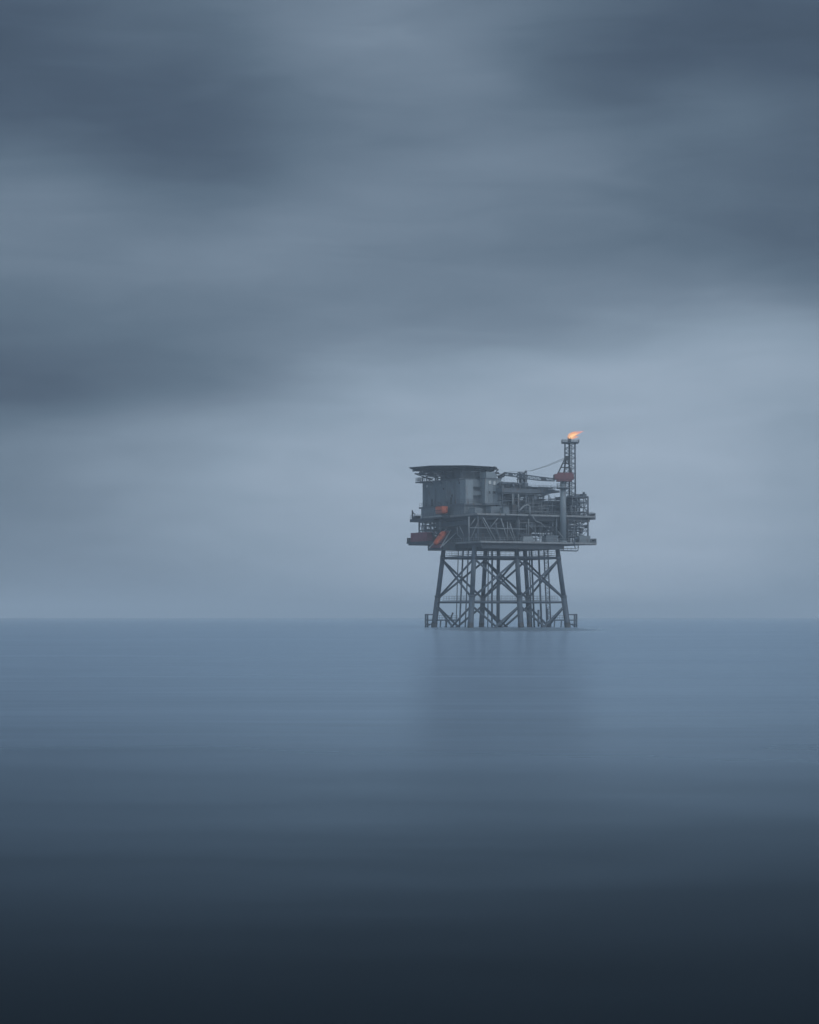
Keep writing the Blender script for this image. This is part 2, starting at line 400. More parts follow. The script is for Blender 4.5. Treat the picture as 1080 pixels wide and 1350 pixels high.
# walkways round the jacket
def walkway(za, inset, zr=1.2):
    loop = ['F1', 'F2', 'F3', 'B3', 'B2', 'B1', 'F1']
    cen = sum((leg_at(k, za) for k in LEGS), Vector())/6
    wm_, rm = MB(), MB()
    for a, b in zip(loop, loop[1:]):
        p, q = leg_at(a, za), leg_at(b, za)
        p, q = p.lerp(cen, inset), q.lerp(cen, inset)
        wm_.beam(p, q, 1.0, .1); rail(rm, [p, q], zr, 1.7, .032, 2)
    wo_ = wm_.build('walkway', M['steel'], plat); rm.build('railing', M['steel'], wo_)
walkway(20.9, .06); walkway(7.9, .10)

# boat landings and fenders at the water
def landing(leg, uo, side):
    t = 2.0 if leg == 'F3' else 23.0
    zt = 3.9
    o1, o2 = G(s_of(uo, t), t, 0), G(s_of(uo-side*2.6, t), t, 0)
    f = MB()
    for p in (o1, o2):
        f.tube(p+Vector((0, 0, -2)), p+Vector((0, 0, zt)), .26, n=10)
    back = o1+E2*6*(1 if leg == 'B1' else -0.6)
    o = f.build('boat_landing', M['jacket'], plat)
    h = MB(); lp = leg_at(leg, zt-.2)
    h.tube(o1+Vector((0, 0, zt-.2)), lp, .17); h.tube(o1+Vector((0, 0, 2.1)), leg_at(leg, 2.1), .17)
    h.tube(o1+Vector((0, 0, .9)), leg_at(leg, .9), .14); h.tube(o2+Vector((0, 0, .3)), leg_at(leg, 1.6), .12)
    h.build('fender_rail', M['jacket'], o)
landing('B1', 561.2, -1); landing('F3', 760.2, 1)
low = MB()
for a, b, f0, f1 in (('B1', 'B2', .0, .48), ('F3', 'F2', .0, .32), ('B1', 'F1', 0, .6)):
    p, q = leg_at(a, 2.1), leg_at(b, 2.1); o = MB().tube(p.lerp(q, f0), p.lerp(q, f1), .18).build('access_walkway', M['jacket'], plat)
    if a == 'B1' and b == 'F1': continue
    p, q = leg_at(a, 2.3), leg_at(b, 2.3); k = MB(); rail(k, [p.lerp(q, f0+.04), p.lerp(q, f1)], 1.2, .9, .04); k.build('railing', M['jacket'], o)
dv = MB(); p = leg_at('B1', 2.2).lerp(leg_at('B2', 2.2), .34)
dv.path([p, p+Vector((.1, 0, 1.0)), p+Vector((.45, 0, 1.7)), p+Vector((.55, 0, 2.1))], [.22, .2, .22, .3])
dv.build('landing_davit', M['dark'], plat)
dv = MB(); p = leg_at('F3', 2.2).lerp(leg_at('F2', 2.2), .42)
dv.tube(p, p+Vector((0, 0, 3.2)), .3); dv.build('fender_post', M['jacket'], plat); MB().tube(p+Vector((-2.6, 0, -2)), p+Vector((-2.6, 0, 2.9)), .32).build('fender_post', M['jacket'], plat)
fr = random.Random(4)
fm = MB()
for a, b, f in (('B1', 'B2', .12), ('B1', 'B2', .25), ('F3', 'F2', .16), ('F3', 'F2', .3), ('F3', 'F2', .55), ('B1', 'F1', .3)):
    p = leg_at(a, 0).lerp(leg_at(b, 0), f); MB().tube(p+Vector((0, 0, -2)), p+Vector((fr.uniform(.2, .6), 0, 2)), .2).build('fender_stub', M['jacket'], plat)

# ------------------------------------------------------------------ lower deck
def deck_obj(name, s0, s1, t0, t1, z, th, gd, gs, gt, ge=1.0):
    d_ = MB(); d_.box(s0, s1, t0, t1, z-th, z)
    o_ = d_.build(name, M['deck'], plat)
    g_ = MB()
    zt_, zb_ = z-th-.004, z-th-gd
    for i in range(gt):
        t = t0+1.2+(t1-t0-2.4)*i/(gt-1)
        g_.box(s0+1.0, s1-ge, t-.1, t+.1, zb_, zt_); g_.box(s0+1.0, s1-ge, t-.3, t+.3, zb_-.12, zb_-.004)
    for i in range(gs):
        s = s0+1.2+(s1-s0-1.4-ge)*i/(gs-1)
        g_.box(s-.09, s+.09, t0+1.4, t1-1.4, zb_+.25, zt_-.05)
    g_.build('deck_girder', M['deck'], o_)
    e_ = MB()
    e_.box(s0-.06, s1+.06, t0-.07, t0-.003, z-th-.06, z+.14); e_.box(s0-.07, s0-.003, t0, t1, z-th-.06, z+.14); e_.box(s1+.003, s1+.07, t0, t1, z-th-.06, z+.14)
    e_.build('toe_plate', M['edge'], o_)
    r_ = MB(); zr = z+.01
    rail(r_, [G(s0+.1, t1-.1, zr), G(s0+.1, t0+.1, zr), G(s1-.1, t0+.1, zr), G(s1-.1, t1-.1, zr)], 1.15, 1.5, .035, 2)
    r_.build('railing', M['pale'], o_)
    return o_
low_deck = deck_obj('lower_deck', -.6, 37.8, -2.0, 26, ZL, .35, 1.5, 9, 7, 10.3)
wing = MB(); wing.box(-1.2, 14, 26.01, 43.2, ZW-.45, ZW); wing.box(-.9, 13, 27, 42.6, ZW-.95, ZW-.451)
wg = wing.build('deck_wing', M['deck'], plat)
rw = MB(); rail(rw, [G(-1.1, 41.6, ZW), G(-1.1, 43.1, ZW), G(13.9, 43.1, ZW)], 1.15, 1.2, .045, 3); rw.build('railing', M['steel'], wg)
kn = MB()
for t in (42.6, 41.6):
    kn.box(-1.15, -.2, t-.5, t+.4, ZW+.01, ZW+.5+.8*(t > 42))
kn.build('bollard_box', M['dark'], wg)

# upper deck
up_deck = deck_obj('upper_deck', -.8, 38.2, -.4, 26, ZU, .35, 1.1, 9, 7)
wing = MB(); wing.box(-.8, 14, 26.01, 41.8, ZU-.9, ZU)
wg2 = wing.build('deck_wing', M['deck'], plat)
rw = MB(); rail(rw, [G(-.7, 26.4, ZU), G(-.7, 41.7, ZU), G(13.9, 41.7, ZU)], 1.15, 1.3, .045, 2); rw.build('railing', M['steel'], wg2)
ps = MB(); p = G(-.5, 40.8, ZU)
ps.tube(p, p+Vector((0, 0, 2.7)), .2); ps.beam(p+Vector((0, 0, 1.7)), p+Vector((.9, 0, 1.5)), .3); ps.beam(p+Vector((-.1, 0, 1.2)), p+Vector((.3, 0, 2.2)), .35)
ps.box(-.6, .6, 37.4, 40.2, ZU+.01, ZU+.85)
ps.build('mooring_post', M['dark'], wg2)
# cable room hung under the upper deck
hb = MB(); hb.box(.2, 13, 6.0, 27, ZU-3.0, ZU-1.6); hb.build('hung_room', M['deck'], plat)
b_ = MB(); b_.box(2.2, 9.5, 15.2, 30, ZL+.01, 29.2); b_.build('switch_room', M['deck'], plat)
# firewall and equipment room between the decks
fw = MB(); fw.box(1.5, 21, 6.5, 15, ZL+.01, ZU-3.02); fw.box(8.5, 19, 3.8, 6.4, ZL+.01, ZL+2.1); fw.build('equipment_room', M['deck'], plat)
fw = MB(); fw.box(10, 33.0, 19, 19.4, ZL+3.6, ZU-1.7); fw.box(9.5, 24, 15.2, 18.8, ZL+.01, ZU-1.7); fw.build('firewall', M['deck'], plat)

# columns between the decks
def column_(s, t, r, mat='steel', z0=ZL, z1=ZU-.4):
    MB().tube(G(s, t, z0), G(s, t, z1), r, n=10).build('deck_column', M[mat], plat)
for s, t, r in ((-.2, .4, .22), (12.6, -.1, .16), (25.6, .2, .25), (36.3, .2, .26), (36.3, 12, .3), (36.3, 24, .3), (25.6, 24, .3), (12.6, 24, .3), (.2, 24, .3), (.3, 34, .25), (.3, 37.8, .26), (13, 40.5, .28)):
    column_(s, t, r)
# front truss: drawn members of the facade, (u0,v0,u1,v1,r,t)
TR = [(618.3, 681, 618.3, 713.5, .22, .2), (618.5, 695.6, 695, 697.6, .14, -.1), (626.8, 683.5, 620.0, 693.2, .11, -.1), (631, 686, 621.5, 709, .12, .6),
      (637.3, 682.5, 655, 714.6, .15, -.2), (636.2, 685, 649, 710.5, .11, .8), (656, 683.5, 647, 695, .12, -.2), (660.5, 683.5, 669.5, 712, .14, -.2),
      (669.0, 688, 669.0, 710, .12, .3), (672.2, 689, 680.5, 716, .14, -.4), (671.7, 698, 678.2, 715.4, .11, .5), (684.6, 685, 684.6, 704, .1, -.1),
      (697, 684, 697, 707, .14, -.1), (694.3, 690, 694.3, 706, .09, .2), (684.6, 688.6, 705, 688.8, .1, -.1), (697, 691.5, 703, 698, .13, -.3),
      (705.5, 690, 705.5, 706, .1, .3), (654.2, 689, 654.2, 697, .1, .2), (736, 700.5, 746.5, 714.5, .13, -1.6), (701.5, 679.5, 706.5, 687, .17, -.9), (706.5, 687, 714, 690, .16, -.8),
      (714, 690, 719, 695, .11, -.6), (700, 706, 703.5, 709.5, .12, -.4), (602.5, 694, 603.5, 705, .08, 1.0), (603.5, 705, 609, 711, .08, 1.0), (606, 694, 613, 709, .1, 1.6)]
for u0, v0, u1, v1, r, t in TR:
    MB().tube(Fp(u0, v0, t), Fp(u1, v1, t), r, n=8).build('truss_member', M['pale'], plat)
# stair up the front
st = MB(); a, b = Fp(653.5, 696, -.9), Fp(660.8, 713.6, -.9)
for o_ in (0, .8):
    st.beam(a+E2*o_, b+E2*o_, .12, .28)
for i in range(17):
    p = a.lerp(b, (i+.5)/17); st.hexa([p+E1*-.14, p+E1*.14, p+E1*.14+E2*.8, p-E1*.14+E2*.8]+[q+Vector((0, 0, .05)) for q in (p+E1*-.14, p+E1*.14, p+E1*.14+E2*.8, p-E1*.14+E2*.8)])
rail(st, [a, b], 1.1, .9, .035)
st.build('stair', M['steel'], plat)
# pipe gallery below the right end
pg = MB()
pg.path([Fp(739, 725.8, -1.2), Fp(757, 726.3, -1.2), Fp(760.5, 726.4, -1.2), Fp(762.2, 725.3, -1.2), Fp(762.5, 722, -1.2), Fp(762.5, 712, -2.2)], .17)
pg.path([Fp(757.5, 711, -2.3), Fp(757.5, 719, -2.3), Fp(758.5, 722, -1.6)], .16); pg.tube(Fp(739, 723.3, -.6), Fp(761, 723.4, -.6), .09)
pg.path([Fp(757.5, 712, -2.3), Fp(759, 709.2, -2.3), Fp(761, 709, -2.3), Fp(762.5, 712, -2.3)], .2)
for u in (743, 748, 753): pg.tube(Fp(u, 722, -.6), Fp(u, 726.3, -1.0), .06)
pg.build('hose_loop', M['jacket'], plat)
# end cabins / railing cages on the right corners
for (u0, u1, v0, v1, t) in ((777.5, 784.8, 677.0, 684.5, .2), (780, 786, 710.5, 718, -1.6)):
    cg = MB(); a, b = Fp(u0, v1, t), Fp(u1, v1, t); h = (v1-v0)*.222
    for p in (a, b, a+E2*3, b+E2*3): cg.tube(p, p+Vector((0, 0, h)), .12)
    for p, q in ((a, b), (a+E2*3, b+E2*3), (b, b+E2*3)):
        for k in (.02, .45, .97): cg.beam(p+Vector((0, 0, h*k)), q+Vector((0, 0, h*k)), .28)
    cg.hexa([b-E1*.35, b, b+E2*3, b+E2*3-E1*.35]+[q+Vector((0, 0, h)) for q in (b-E1*.35, b, b+E2*3, b+E2*3-E1*.35)])
    cg.hexa([a, b, b+E2*3, a+E2*3]+[q+Vector((0, 0, .3)) for q in (a, b, b+E2*3, a+E2*3)])
    cg.build('corner_platform', M['steel'], plat)

# ------------------------------------------------------------------ clutter generator
def clutter(mb, s0, s1, t0, t1, z0, z1, n, seed, rmin=.05, rmax=.16, vert=.35):
    r_ = random.Random(seed)
    for i in range(n):
        s, t, zc = r_.uniform(s0, s1), r_.uniform(t0, t1), r_.uniform(z0, z1)
        r = rmin+(rmax-rmin)*r_.random()**2
        k = r_.random()
        if k < vert: mb.tube(G(s, t, max(z0, zc-r_.uniform(1, 4))), G(s, t, min(z1, zc+r_.uniform(.5, 4))), r, n=6)
        elif k < vert+.38: mb.tube(G(max(s0, s-r_.uniform(1, 5)), t, zc), G(min(s1, s+r_.uniform(1, 5)), t, zc), r, n=6)
        elif k < vert+.5: mb.tube(G(s, t, zc), G(s, min(t1, t+r_.uniform(1, 6)), zc), r, n=6)
        elif k < vert+.58:
            a = r_.uniform(.6, 2.2); mb.path([G(s, t, z0), G(s, t, min(z1, zc)), G(min(s1, s+a*.4), t, min(z1, zc+.3)), G(min(s1, s+a), t, min(z1, zc+.3))], r, 6)
        else:
            a, b, c = r_.uniform(.15, .6), r_.uniform(.15, .6), r_.uniform(.15, .7); mb.box(s-a, s+a, t-b, t+b, zc-c, zc+c)
def frame(mb, ss, ts, zs, r=.13, diag=True):
    for s in ss:
        for t in ts: mb.tube(G(s, t, zs[0]), G(s, t, zs[-1]), r, n=6)
    for z in zs[1:]:
        for s in ss: mb.beam(G(s, ts[0], z), G(s, ts[-1], z), r*1.6)
        for t in ts: mb.beam(G(ss[0], t, z), G(ss[-1], t, z), r*1.6)
    if diag:
        for i, (a, b) in enumerate(zip(ss, ss[1:])):
            for j, (z0, z1) in enumerate(zip(zs, zs[1:])):
                p, q = (a, b) if (i+j) % 2 else (b, a); mb.tube(G(p, ts[0], z0), G(q, ts[0], z1), r*.6, n=5)

PG = 'pipework modules between the decks'
# cellar pipework between the two decks
pp = thing('pipe_module', 'open lattice of pipes between the decks above the dark red container', 'pipework', G(6, 36, ZL), PG)
f = MB(); frame(f, [.2, 4.2, 8.5], [28.2, 30.6, 33, 35.4, 37.8], [ZW, 27.6, 28.9, 30.2, 31.4], .13); f.build('frame', M['steel'], pp)
for i in range(4):
    b = MB(); q0, q1 = 28.2+2.4*i, 30.5+2.4*i
    if i % 2: q0, q1 = q1, q0
    b.tube(G(.2, q0, ZW+.1), G(.2, q1, 31.2), .12); b.build('diagonal', M['steel'], pp)
for i in range(0):
    b = MB(); zA = ZL+.1+(i % 2)*3; b.tube(G(.25, 27.5+3.2*i, ZL+.2), G(.25, 30.7+3.2*i, 30.8), .1) if i % 2 else b.tube(G(.25, 30.7+3.2*i, ZL+.2), G(.25, 27.5+3.2*i, 30.8), .1); b.build('diagonal', M['steel'], pp)
c = MB(); clutter(c, .4, 6, 28, 37.8, ZW+.3, 31.2, 62, 11, .05, .13); c.build('pipework', M['steel'], pp)

pp = thing('pipe_module', 'dense shaded pipework behind the diagonal struts between the two decks', 'pipework', G(24, 8, ZL), PG)
f = MB(); frame(f, [13, 17.5, 21.5, 25.5], [1.5, 8], [ZL, 27.0, 29.2, 31.2], .1, False); f.build('frame', M['steel'], pp)
c = MB(); clutter(c, 1, 26, .6, 3.6, ZL+.3, 31.3, 70, 5, .04, .1); clutter(c, 14, 27, 1, 15, ZL+.2, 31, 110, 6); c.build('pipework', M['steel'], pp)
v_ = MB(); v_.vessel(G(15, 2.5, 26.2), G(18.5, 2.5, 26.2), .7); v_.build('vessel', M['steel'], pp)
v_ = MB(); v_.vessel(G(20, 3.5, 29.6), G(25, 3.5, 29.6), .55); v_.build('vessel', M['steel'], pp)

pp = thing('pipe_module', 'open pipe lattice between the decks beside the crane pedestal and under the tall pipe rack', 'pipework', G(33, 10, ZL), PG)
f = MB(); frame(f, [29.6, 31.8, 34.1, 36.3], [.4, 7, 14], [ZL, 26.4, 28.1, 29.7, 31.2], .14); f.build('frame', M['steel'], pp)
c = MB(); clutter(c, 27.0, 36.3, .6, 15, 26.8, 31.2, 150, 8, .05, .16); clutter(c, 27, 36, .6, 10, ZL+.2, 31, 60, 28, .05, .15); c.build('pipework', M['steel'], pp)
v_ = MB(); v_.vessel(G(30, 5, ZL+.4), G(30, 5, ZL+4.6), .8); v_.build('vessel', M['steel'], pp)

# ================================================================== ACCOMMODATION BLOCK
acc = thing('accommodation_block', 'tall grey accommodation block carrying the helicopter deck, nearly windowless', 'building', G(6, 22, ZU))
ZR = 42.9
wb = MB()
wb.box(.5, 12.2, 12.5, 36, 35.8, ZR)          # main body
wb.box(.2, 12.6, 9.4, 36.3, ZU+.01, 35.3)      # base storey
wb.build('wall', M['wall'], acc)
fs = MB(); fs.box(.5, s_of(624, 9), 9.0, 12.48, 35.8, ZR-.3); fs.build('stair_tower', M['wall2'], acc)
s2 = s_of(639.5, 7.5); s3 = s_of(661, 7.5)
rb = MB(); rb.box(s2, s3, 7.5, 12.48, 35.9, ZR); o = rb.build('wall', M['wall2'], acc)
for (u, v, wd, h, mt) in ((645.8, 638.3, .75, 1.0, 'white'), (651.8, 639.2, .7, 1.0, 'white'), (645.3, 650.3, .6, .6, 'glass'), (651.5, 650.3, .9, .6, 'glass')):
    p = Fp(u, v, 7.5); w_ = MB()
    a = p-E1*wd/2-E2*.06; w_.hexa([a, a+E1*wd, a+E1*wd+E2*.05, a+E2*.05]+[q+Vector((0, 0, h)) for q in (a, a+E1*wd, a+E1*wd+E2*.05, a+E2*.05)])
    wo_ = w_.build('window', M[mt], acc)
    f_ = MB(); a = p-E1*(wd/2+.12)-E2*.09-Vector((0, 0, .12)); f_.hexa([a, a+E1*(wd+.24), a+E1*(wd+.24)+E2*.08, a+E2*.08]+[q+Vector((0, 0, .1)) for q in (a, a+E1*(wd+.24), a+E1*(wd+.24)+E2*.08, a+E2*.08)])
    f_.build('sill', M['dark'], wo_)
for (u, v) in ((563.3, 642.6), (605.6, 638), (585, 646), (596, 655)):
    p = Lp(u, v, .5); w_ = MB(); wd, h = .8, .7; a = p-E2*wd/2-E1*.06
    w_.hexa([a, a+E1*.05, a+E1*.05+E2*wd, a+E2*wd]+[q+Vector((0, 0, h)) for q in (a, a+E1*.05, a+E1*.05+E2*wd, a+E2*wd)])
    w_.build('window', M['white' if u < 570 else 'glass'], acc)
# vertical cladding seams
sm_ = MB()
for i in range(11): t = 13+2.2*i; sm_.box(.44, .497, t-.05, t+.05, 35.9, ZR-.1)
sm_.build('cladding_seam', M['wall'], acc); sm_ = MB()
for i in range(3): s = s2+1.2+1.6*i; sm_.box(s-.04, s+.04, 7.44, 7.497, 36, ZR-.1)
sm_.build('cladding_seam', M['wall'], acc)
ft_ = random.Random(9)
for t, z0_, z1_ in ((15.5, 36.0, 42.4), (27.4, 36.0, 41.0), (33.5, 36.0, 42.5)):
    MB().tube(G(.36, t, z0_), G(.36, t, z1_), .08, n=6).build('wall_pipe', M['steel'], acc)
k = MB()
for dt in (0, .5): k.tube(G(.3, 20+dt, 35.8), G(.3, 20+dt, 42.8), .04, n=5)
for i in range(22): k.tube(G(.3, 20, 36+.31*i), G(.3, 20.5, 36+.31*i), .03, n=5)
k.build('ladder', M['pale'], acc)
for t, z in ((24, 41.6), (30, 41.4)):
    k = MB(); k.box(.2, .497, t, t+.45, z, z+.35); k.build('wall_lamp', M['pale'], acc)
for t in (17.2, 29.4):
    k = MB(); k.box(.41, .497, t, t+1.1, 35.82, 37.9); k.build('door', M['dark'], acc)
# recess with two balconies
lg_ = MB(); lg_.box(s_of(624, 9)+.02, s2-.02, 10.6, 12.48, 35.8, ZR-.1); lg_.build('wall', M['wall'], acc)
lg_ = MB()
for z in (38.1, 40.6):
    lg_.box(s_of(624, 9)+.02, s2-.02, 9.5, 10.58, z, z+.2)
    lg_.box(s_of(624, 9)+.05, s2-.05, 9.5, 9.62, z+.21, z+1.35)
lg_.build('balcony', M['wall'], acc)
sl = MB()
sl.box(-.3, 12.9, 8.6, 36.8, 35.31, 35.78); sl.box(s2-.3, s3+1.3, 6.6, 8.59, 35.3, 35.85); sl.build('ledge', M['steel'], acc)
r_ = MB(); rail(r_, [G(-.2, 36.6, 35.8), G(-.2, 8.7, 35.8), G(s2-.4, 8.7, 35.8)], 1.1, 1.5, .035); r_.build('railing', M['steel'], acc)
rf = MB(); rf.box(.1, 12.4, 12.2, 36.4, ZR+.004, ZR+.3); rf.box(s2-.2, s3+.2, 7.3, 12.15, ZR+.004, ZR+.25)
rfo = rf.build('roof', M['steel'], acc)
ph = MB(); ph.box(s_of(641, 8.2), s_of(654.5, 8.2), 8.2, 12, ZR+.26, ZR+2.1); ph.build('penthouse', M['wall2'], rfo)
rd = MB(); clutter(rd, s3-1.4, s3+.5, 8, 12, ZR+.3, ZR+2.0, 10, 71, .06, .15); rd.build('roof_equipment', M['dark'], rfo)
bb = MB()
for i in range(9): a = 1+1.25*i; bb.box(a, a+.18, 9.25, 9.397, ZU+.1, 35.25)
bb.build('base_rib', M['wall'], acc)
# base storey lockers at the front
bx = MB(); bx.box(s_of(645, 5), s_of(660, 5), 4.0, 7.0, ZU+.01, ZU+2.4); bx.box(s_of(624, 6), s_of(634, 6), 5, 8.5, ZU+.01, ZU+1.9); bx.build('locker', M['wall'], acc)

# helideck
HC = G(4.0, 23.0, 0); HR = 13.6; HZ = 46.6
pol = [HC+Vector((math.cos(R(a)), math.sin(R(a)), 0))*HR for a in [15+45*i for i in range(8)]]
pin = [HC+(p-HC)*.93 for p in pol]
hd = MB(); hd.prism(pin, HZ-.35, HZ); hdo = hd.build('helideck', M['heli'], acc)
ed = MB()
for i in range(8):
    a, b = pol[i], pol[(i+1) % 8]; ai, bi = pin[i], pin[(i+1) % 8]
    up = lambda p, zz_: Vector((p.x, p.y, zz_))
    ed.hexa([up(ai, HZ-.12), up(a, HZ+.12), up(b, HZ+.12), up(bi, HZ-.12), up(ai, HZ-.06), up(a, HZ+.18), up(b, HZ+.18), up(bi, HZ-.06)])
    for k in range(8):
        p, q = ai.lerp(bi, k/8), a.lerp(b, k/8); ed.beam(up(p, HZ-.2), up(q, HZ+.06), .07)
ed.build('safety_net', M['steel'], hdo)
gt = MB()
for i in range(8):
    a, b = HC+(pol[i]-HC)*.72, HC+(pol[(i+1) % 8]-HC)*.72; gt.beam(up(a, HZ-.6), up(b, HZ-.6), .2, .42)
for k in range(-4, 5):
    w_ = 9.5 if abs(k) < 3 else 6.0
    gt.beam(up(HC+E1*(k*2.6)-E2*w_, HZ-.6), up(HC+E1*(k*2.6)+E2*w_, HZ-.6), .2, .4)
gt.build('deck_girder', M['deck'], hdo)
tr = MB()
for k in (-4, -2, 0, 2, 4):                  # trusses across, carrying the deck on the roof
    t = 23+k*2.8; w0 = math.sqrt(max(1, (HR*.86)**2-(k*2.8)**2)); s0, s1 = 4-w0, 4+w0
    tr.beam(G(s0+.4, t, 45.2), G(s1-.4, t, 45.2), .3, .3)
    if s0 < 0:
        tr.beam(G(s0+.4, t, 45.2), G(.3, t, 43.4), .26); tr.beam(G(s0+2.8, t, 44.1), G(.3, t, 44.1), .2)
        tr.beam(G(.3, t, 42.2), G(s0+3.4, t, 45.2), .18)
    if s1 > 12.4: tr.beam(G(s1-.4, t, 45.2), G(12.3, t, 43.4), .24)
    for q in range(4): tr.beam(G(1+3.6*q, t, ZR+.3), G(1+3.6*q, t, 45.2), .24)
    for q in range(3): tr.beam(G(1+3.6*q, t, ZR+.4), G(4.6+3.6*q, t, 45.2), .16)
for t in (11.5, 34.5):
    for q in range(5): tr.beam(G(.6+2.8*q, t, 45.2), G(.6+2.8*q, t-(1.8 if t < 20 else -2.6), 45.9), .18)
for s in (-5, -2, 1, 4.6, 8.2, 11.8): tr.beam(G(s, 13, 45.2) if s > -2.5 else G(s, 17, 45.2), G(s, 33, 45.2) if s > -2.5 else G(s, 30, 45.2), .28)
for i in range(9): t = 33.0+i*.55; 
for s in (0.5, 4.6, 8.2, 11.8): tr.beam(G(s, 36, 43.2), G(s, 35.5, 46.0), .2)
tr.build('support_truss', M['deck'], hdo)
pl = MB(); pl.box(1.0, 11.6, 13.0, 25.5, ZR+.32, 45.0); pl.build('plant_room', M['deck'], rfo)
lw = MB(); lw.box(-1.3, .45, 33, 37.2, 43.0, 43.3); lw.build('roof_walkway', M['deck'], rfo)
r_ = MB(); rail(r_, [G(-1.2, 33, 43.3), G(-1.2, 37.1, 43.3), G(4, 37.1, 43.3)], 1.2, .8, .06, 3); r_.build('railing', M['dark'], rfo)
# helideck access stair at the right corner
hs = MB(); a = Fp(651, 615, 13); b = Fp(657, 620.3, 13); hs.path([a, a.lerp(b, .4)+Vector((.2, 0, .25)), b], .12)
hs.path([Fp(650, 619.5, 13), Fp(653, 618.0, 13), Fp(655, 620.5, 13)], .1); hs.path([Fp(651.5, 615, 13), Fp(652.5, 618, 13), Fp(650.5, 621, 13)], .1); hs.build('access_stair', M['dark'], hdo)
# ventilation clutter where the block meets the boom tip
vc = MB(); clutter(vc, s3+.05, s3+1.0, 8, 12, 40.3, ZR+.3, 10, 90, .08, .2); vc.build('vent_duct', M['dark'], acc)

# ================================================================== PROCESS DECK right of the block
proc = thing('process_module', 'multi-level process module of pipes and vessels under a flat roof', 'process module', G(20, 10, ZU))
sA, sB = s_of(662, 4), s_of(734.6, 6)
mz = MB(); mz.box(sA, s_of(727, 4), 4, 18, 38.9, 40.15); mz.box(s_of(727, 4)+.01, sB, 4.5, 16, 39.3, 39.95); mz.build('roof', M['steel'], proc)
fr_ = MB(); frame(fr_, [sA+.4, sA+4.4, sA+8.4, sA+12.4, s_of(723.5, 4.4)], [4.4, 10, 17], [ZU, 34.4, 36.6, 38.6], .13, False); fr_.build('frame', M['steel'], proc)
for u, r in ((676.2, .2), (683.6, .22)):
    MB().tube(Fp(u, 680, 3.6), Fp(u, 651, 3.6), r).build('column', M['pale'], proc)
c = MB(); clutter(c, sA+.3, sB-1.5, 4.6, 16, ZU+.1, 38.4, 190, 21, .05, .17); clutter(c, sA+6, sB+1, 3.2, 4.5, ZU+.1, 38.4, 50, 22, .04, .11); c.build('pipework', M['steel'], proc)
c = MB(); clutter(c, sA+7, sB, 2.2, 3.2, ZU+.6, 37.6, 26, 25, .04, .09, .45); c.build('pipework', M['pale'], proc)
for (a, b, t, z, r) in ((sA+9, sA+15, 7, 34.3, .9), (sA+2, sA+7, 6.5, 34.6, .8), (sA+10, sA+16, 8.5, 37.0, .7)):
    MB().vessel(G(a, t, z), G(b, t, z), r).build('vessel', M['steel'], proc)
bk = MB(); bk.box(sA+.2, sA+10, 12, 17.5, ZU+.01, 38.88); bk.box(sA+10.1, s_of(748, 12), 12, 16, ZU+.01, 37.3); bk.build('enclosure', M['deck'], proc)
# equipment heaped on the roof
c = MB(); clutter(c, sA+.2, sA+8.5, 4.6, 13, 40.2, 42.0, 130, 31, .06, .2, .2); clutter(c, sA+8, sB, 5, 14, 40.2, 41.0, 80, 32, .05, .15, .25); c.build('roof_equipment', M['steel'], proc)
for (a, b, t, z, r) in ((sA+1, sA+4.5, 8, 40.75, .55), (sA+9, sA+12.5, 7, 40.6, .4), (sA+4.6, sA+7.6, 6, 40.55, .4)):
    MB().vessel(G(a, t, z), G(b, t, z), r).build('roof_vessel', M['steel'], proc)
r_ = MB(); rail(r_, [G(sA+6, 4.2, 40.16), G(s_of(727, 4)-.1, 4.2, 40.16), G(sB-.1, 4.6, 39.96)], 1.1, 1.3, .04); r_.build('railing', M['steel'], proc)

# front platform plate and bent pipe
fp = thing('deck_skid', 'pale flat skid on the upper deck edge beside the bent pipe', 'skid', Fp(678, 681, -1))
k = MB(); a, b = s_of(667.5, -1.2), s_of(689.5, -1.2)
k.box(a, b, -1.3, 2.8, ZU-.35, ZU+.1); k.build('base', M['pale'], fp)
k = MB(); k.box(a+.1, a+2.0, .6, 2.6, ZU+.11, ZU+2.0); k.build('cabinet', M['wall'], fp)
k = MB(); k.box(s_of(676.8, .5), s_of(682.6, .5), 1, 3, ZU+.11, ZU+2.9); k.build('panel', M['dark'], fp)
bp = thing('bent_pipe', 'pale arched pipe bending over the upper deck edge', 'pipe', Fp(685, 680, -.5))
pts = [(684.6, 673.8), (686.5, 671.4), (689, 668.8), (692, 666.6), (695, 665.8), (697.4, 666.3), (698.4, 668.4), (698.5, 672), (698.5, 679.5)]
MB().path([Fp(u, v, -.6) for u, v in pts], .24, 10).build('pipe', M['pale'], bp)
k = MB(); p = Fp(698.5, 679.6, -.6); k.tube(p-Vector((0, 0, .15)), p+Vector((0, 0, .15)), .4); p = Fp(684.6, 673.8, -.6); k.tube(p, p-Vector((.2, 0, .3)), .38); k.build('flange', M['steel'], bp)
k = MB(); p = Fp(684.3, 674.1, -.6); k.tube(p, Fp(684.3, 680, -.6), .1); k.build('support', M['steel'], bp)

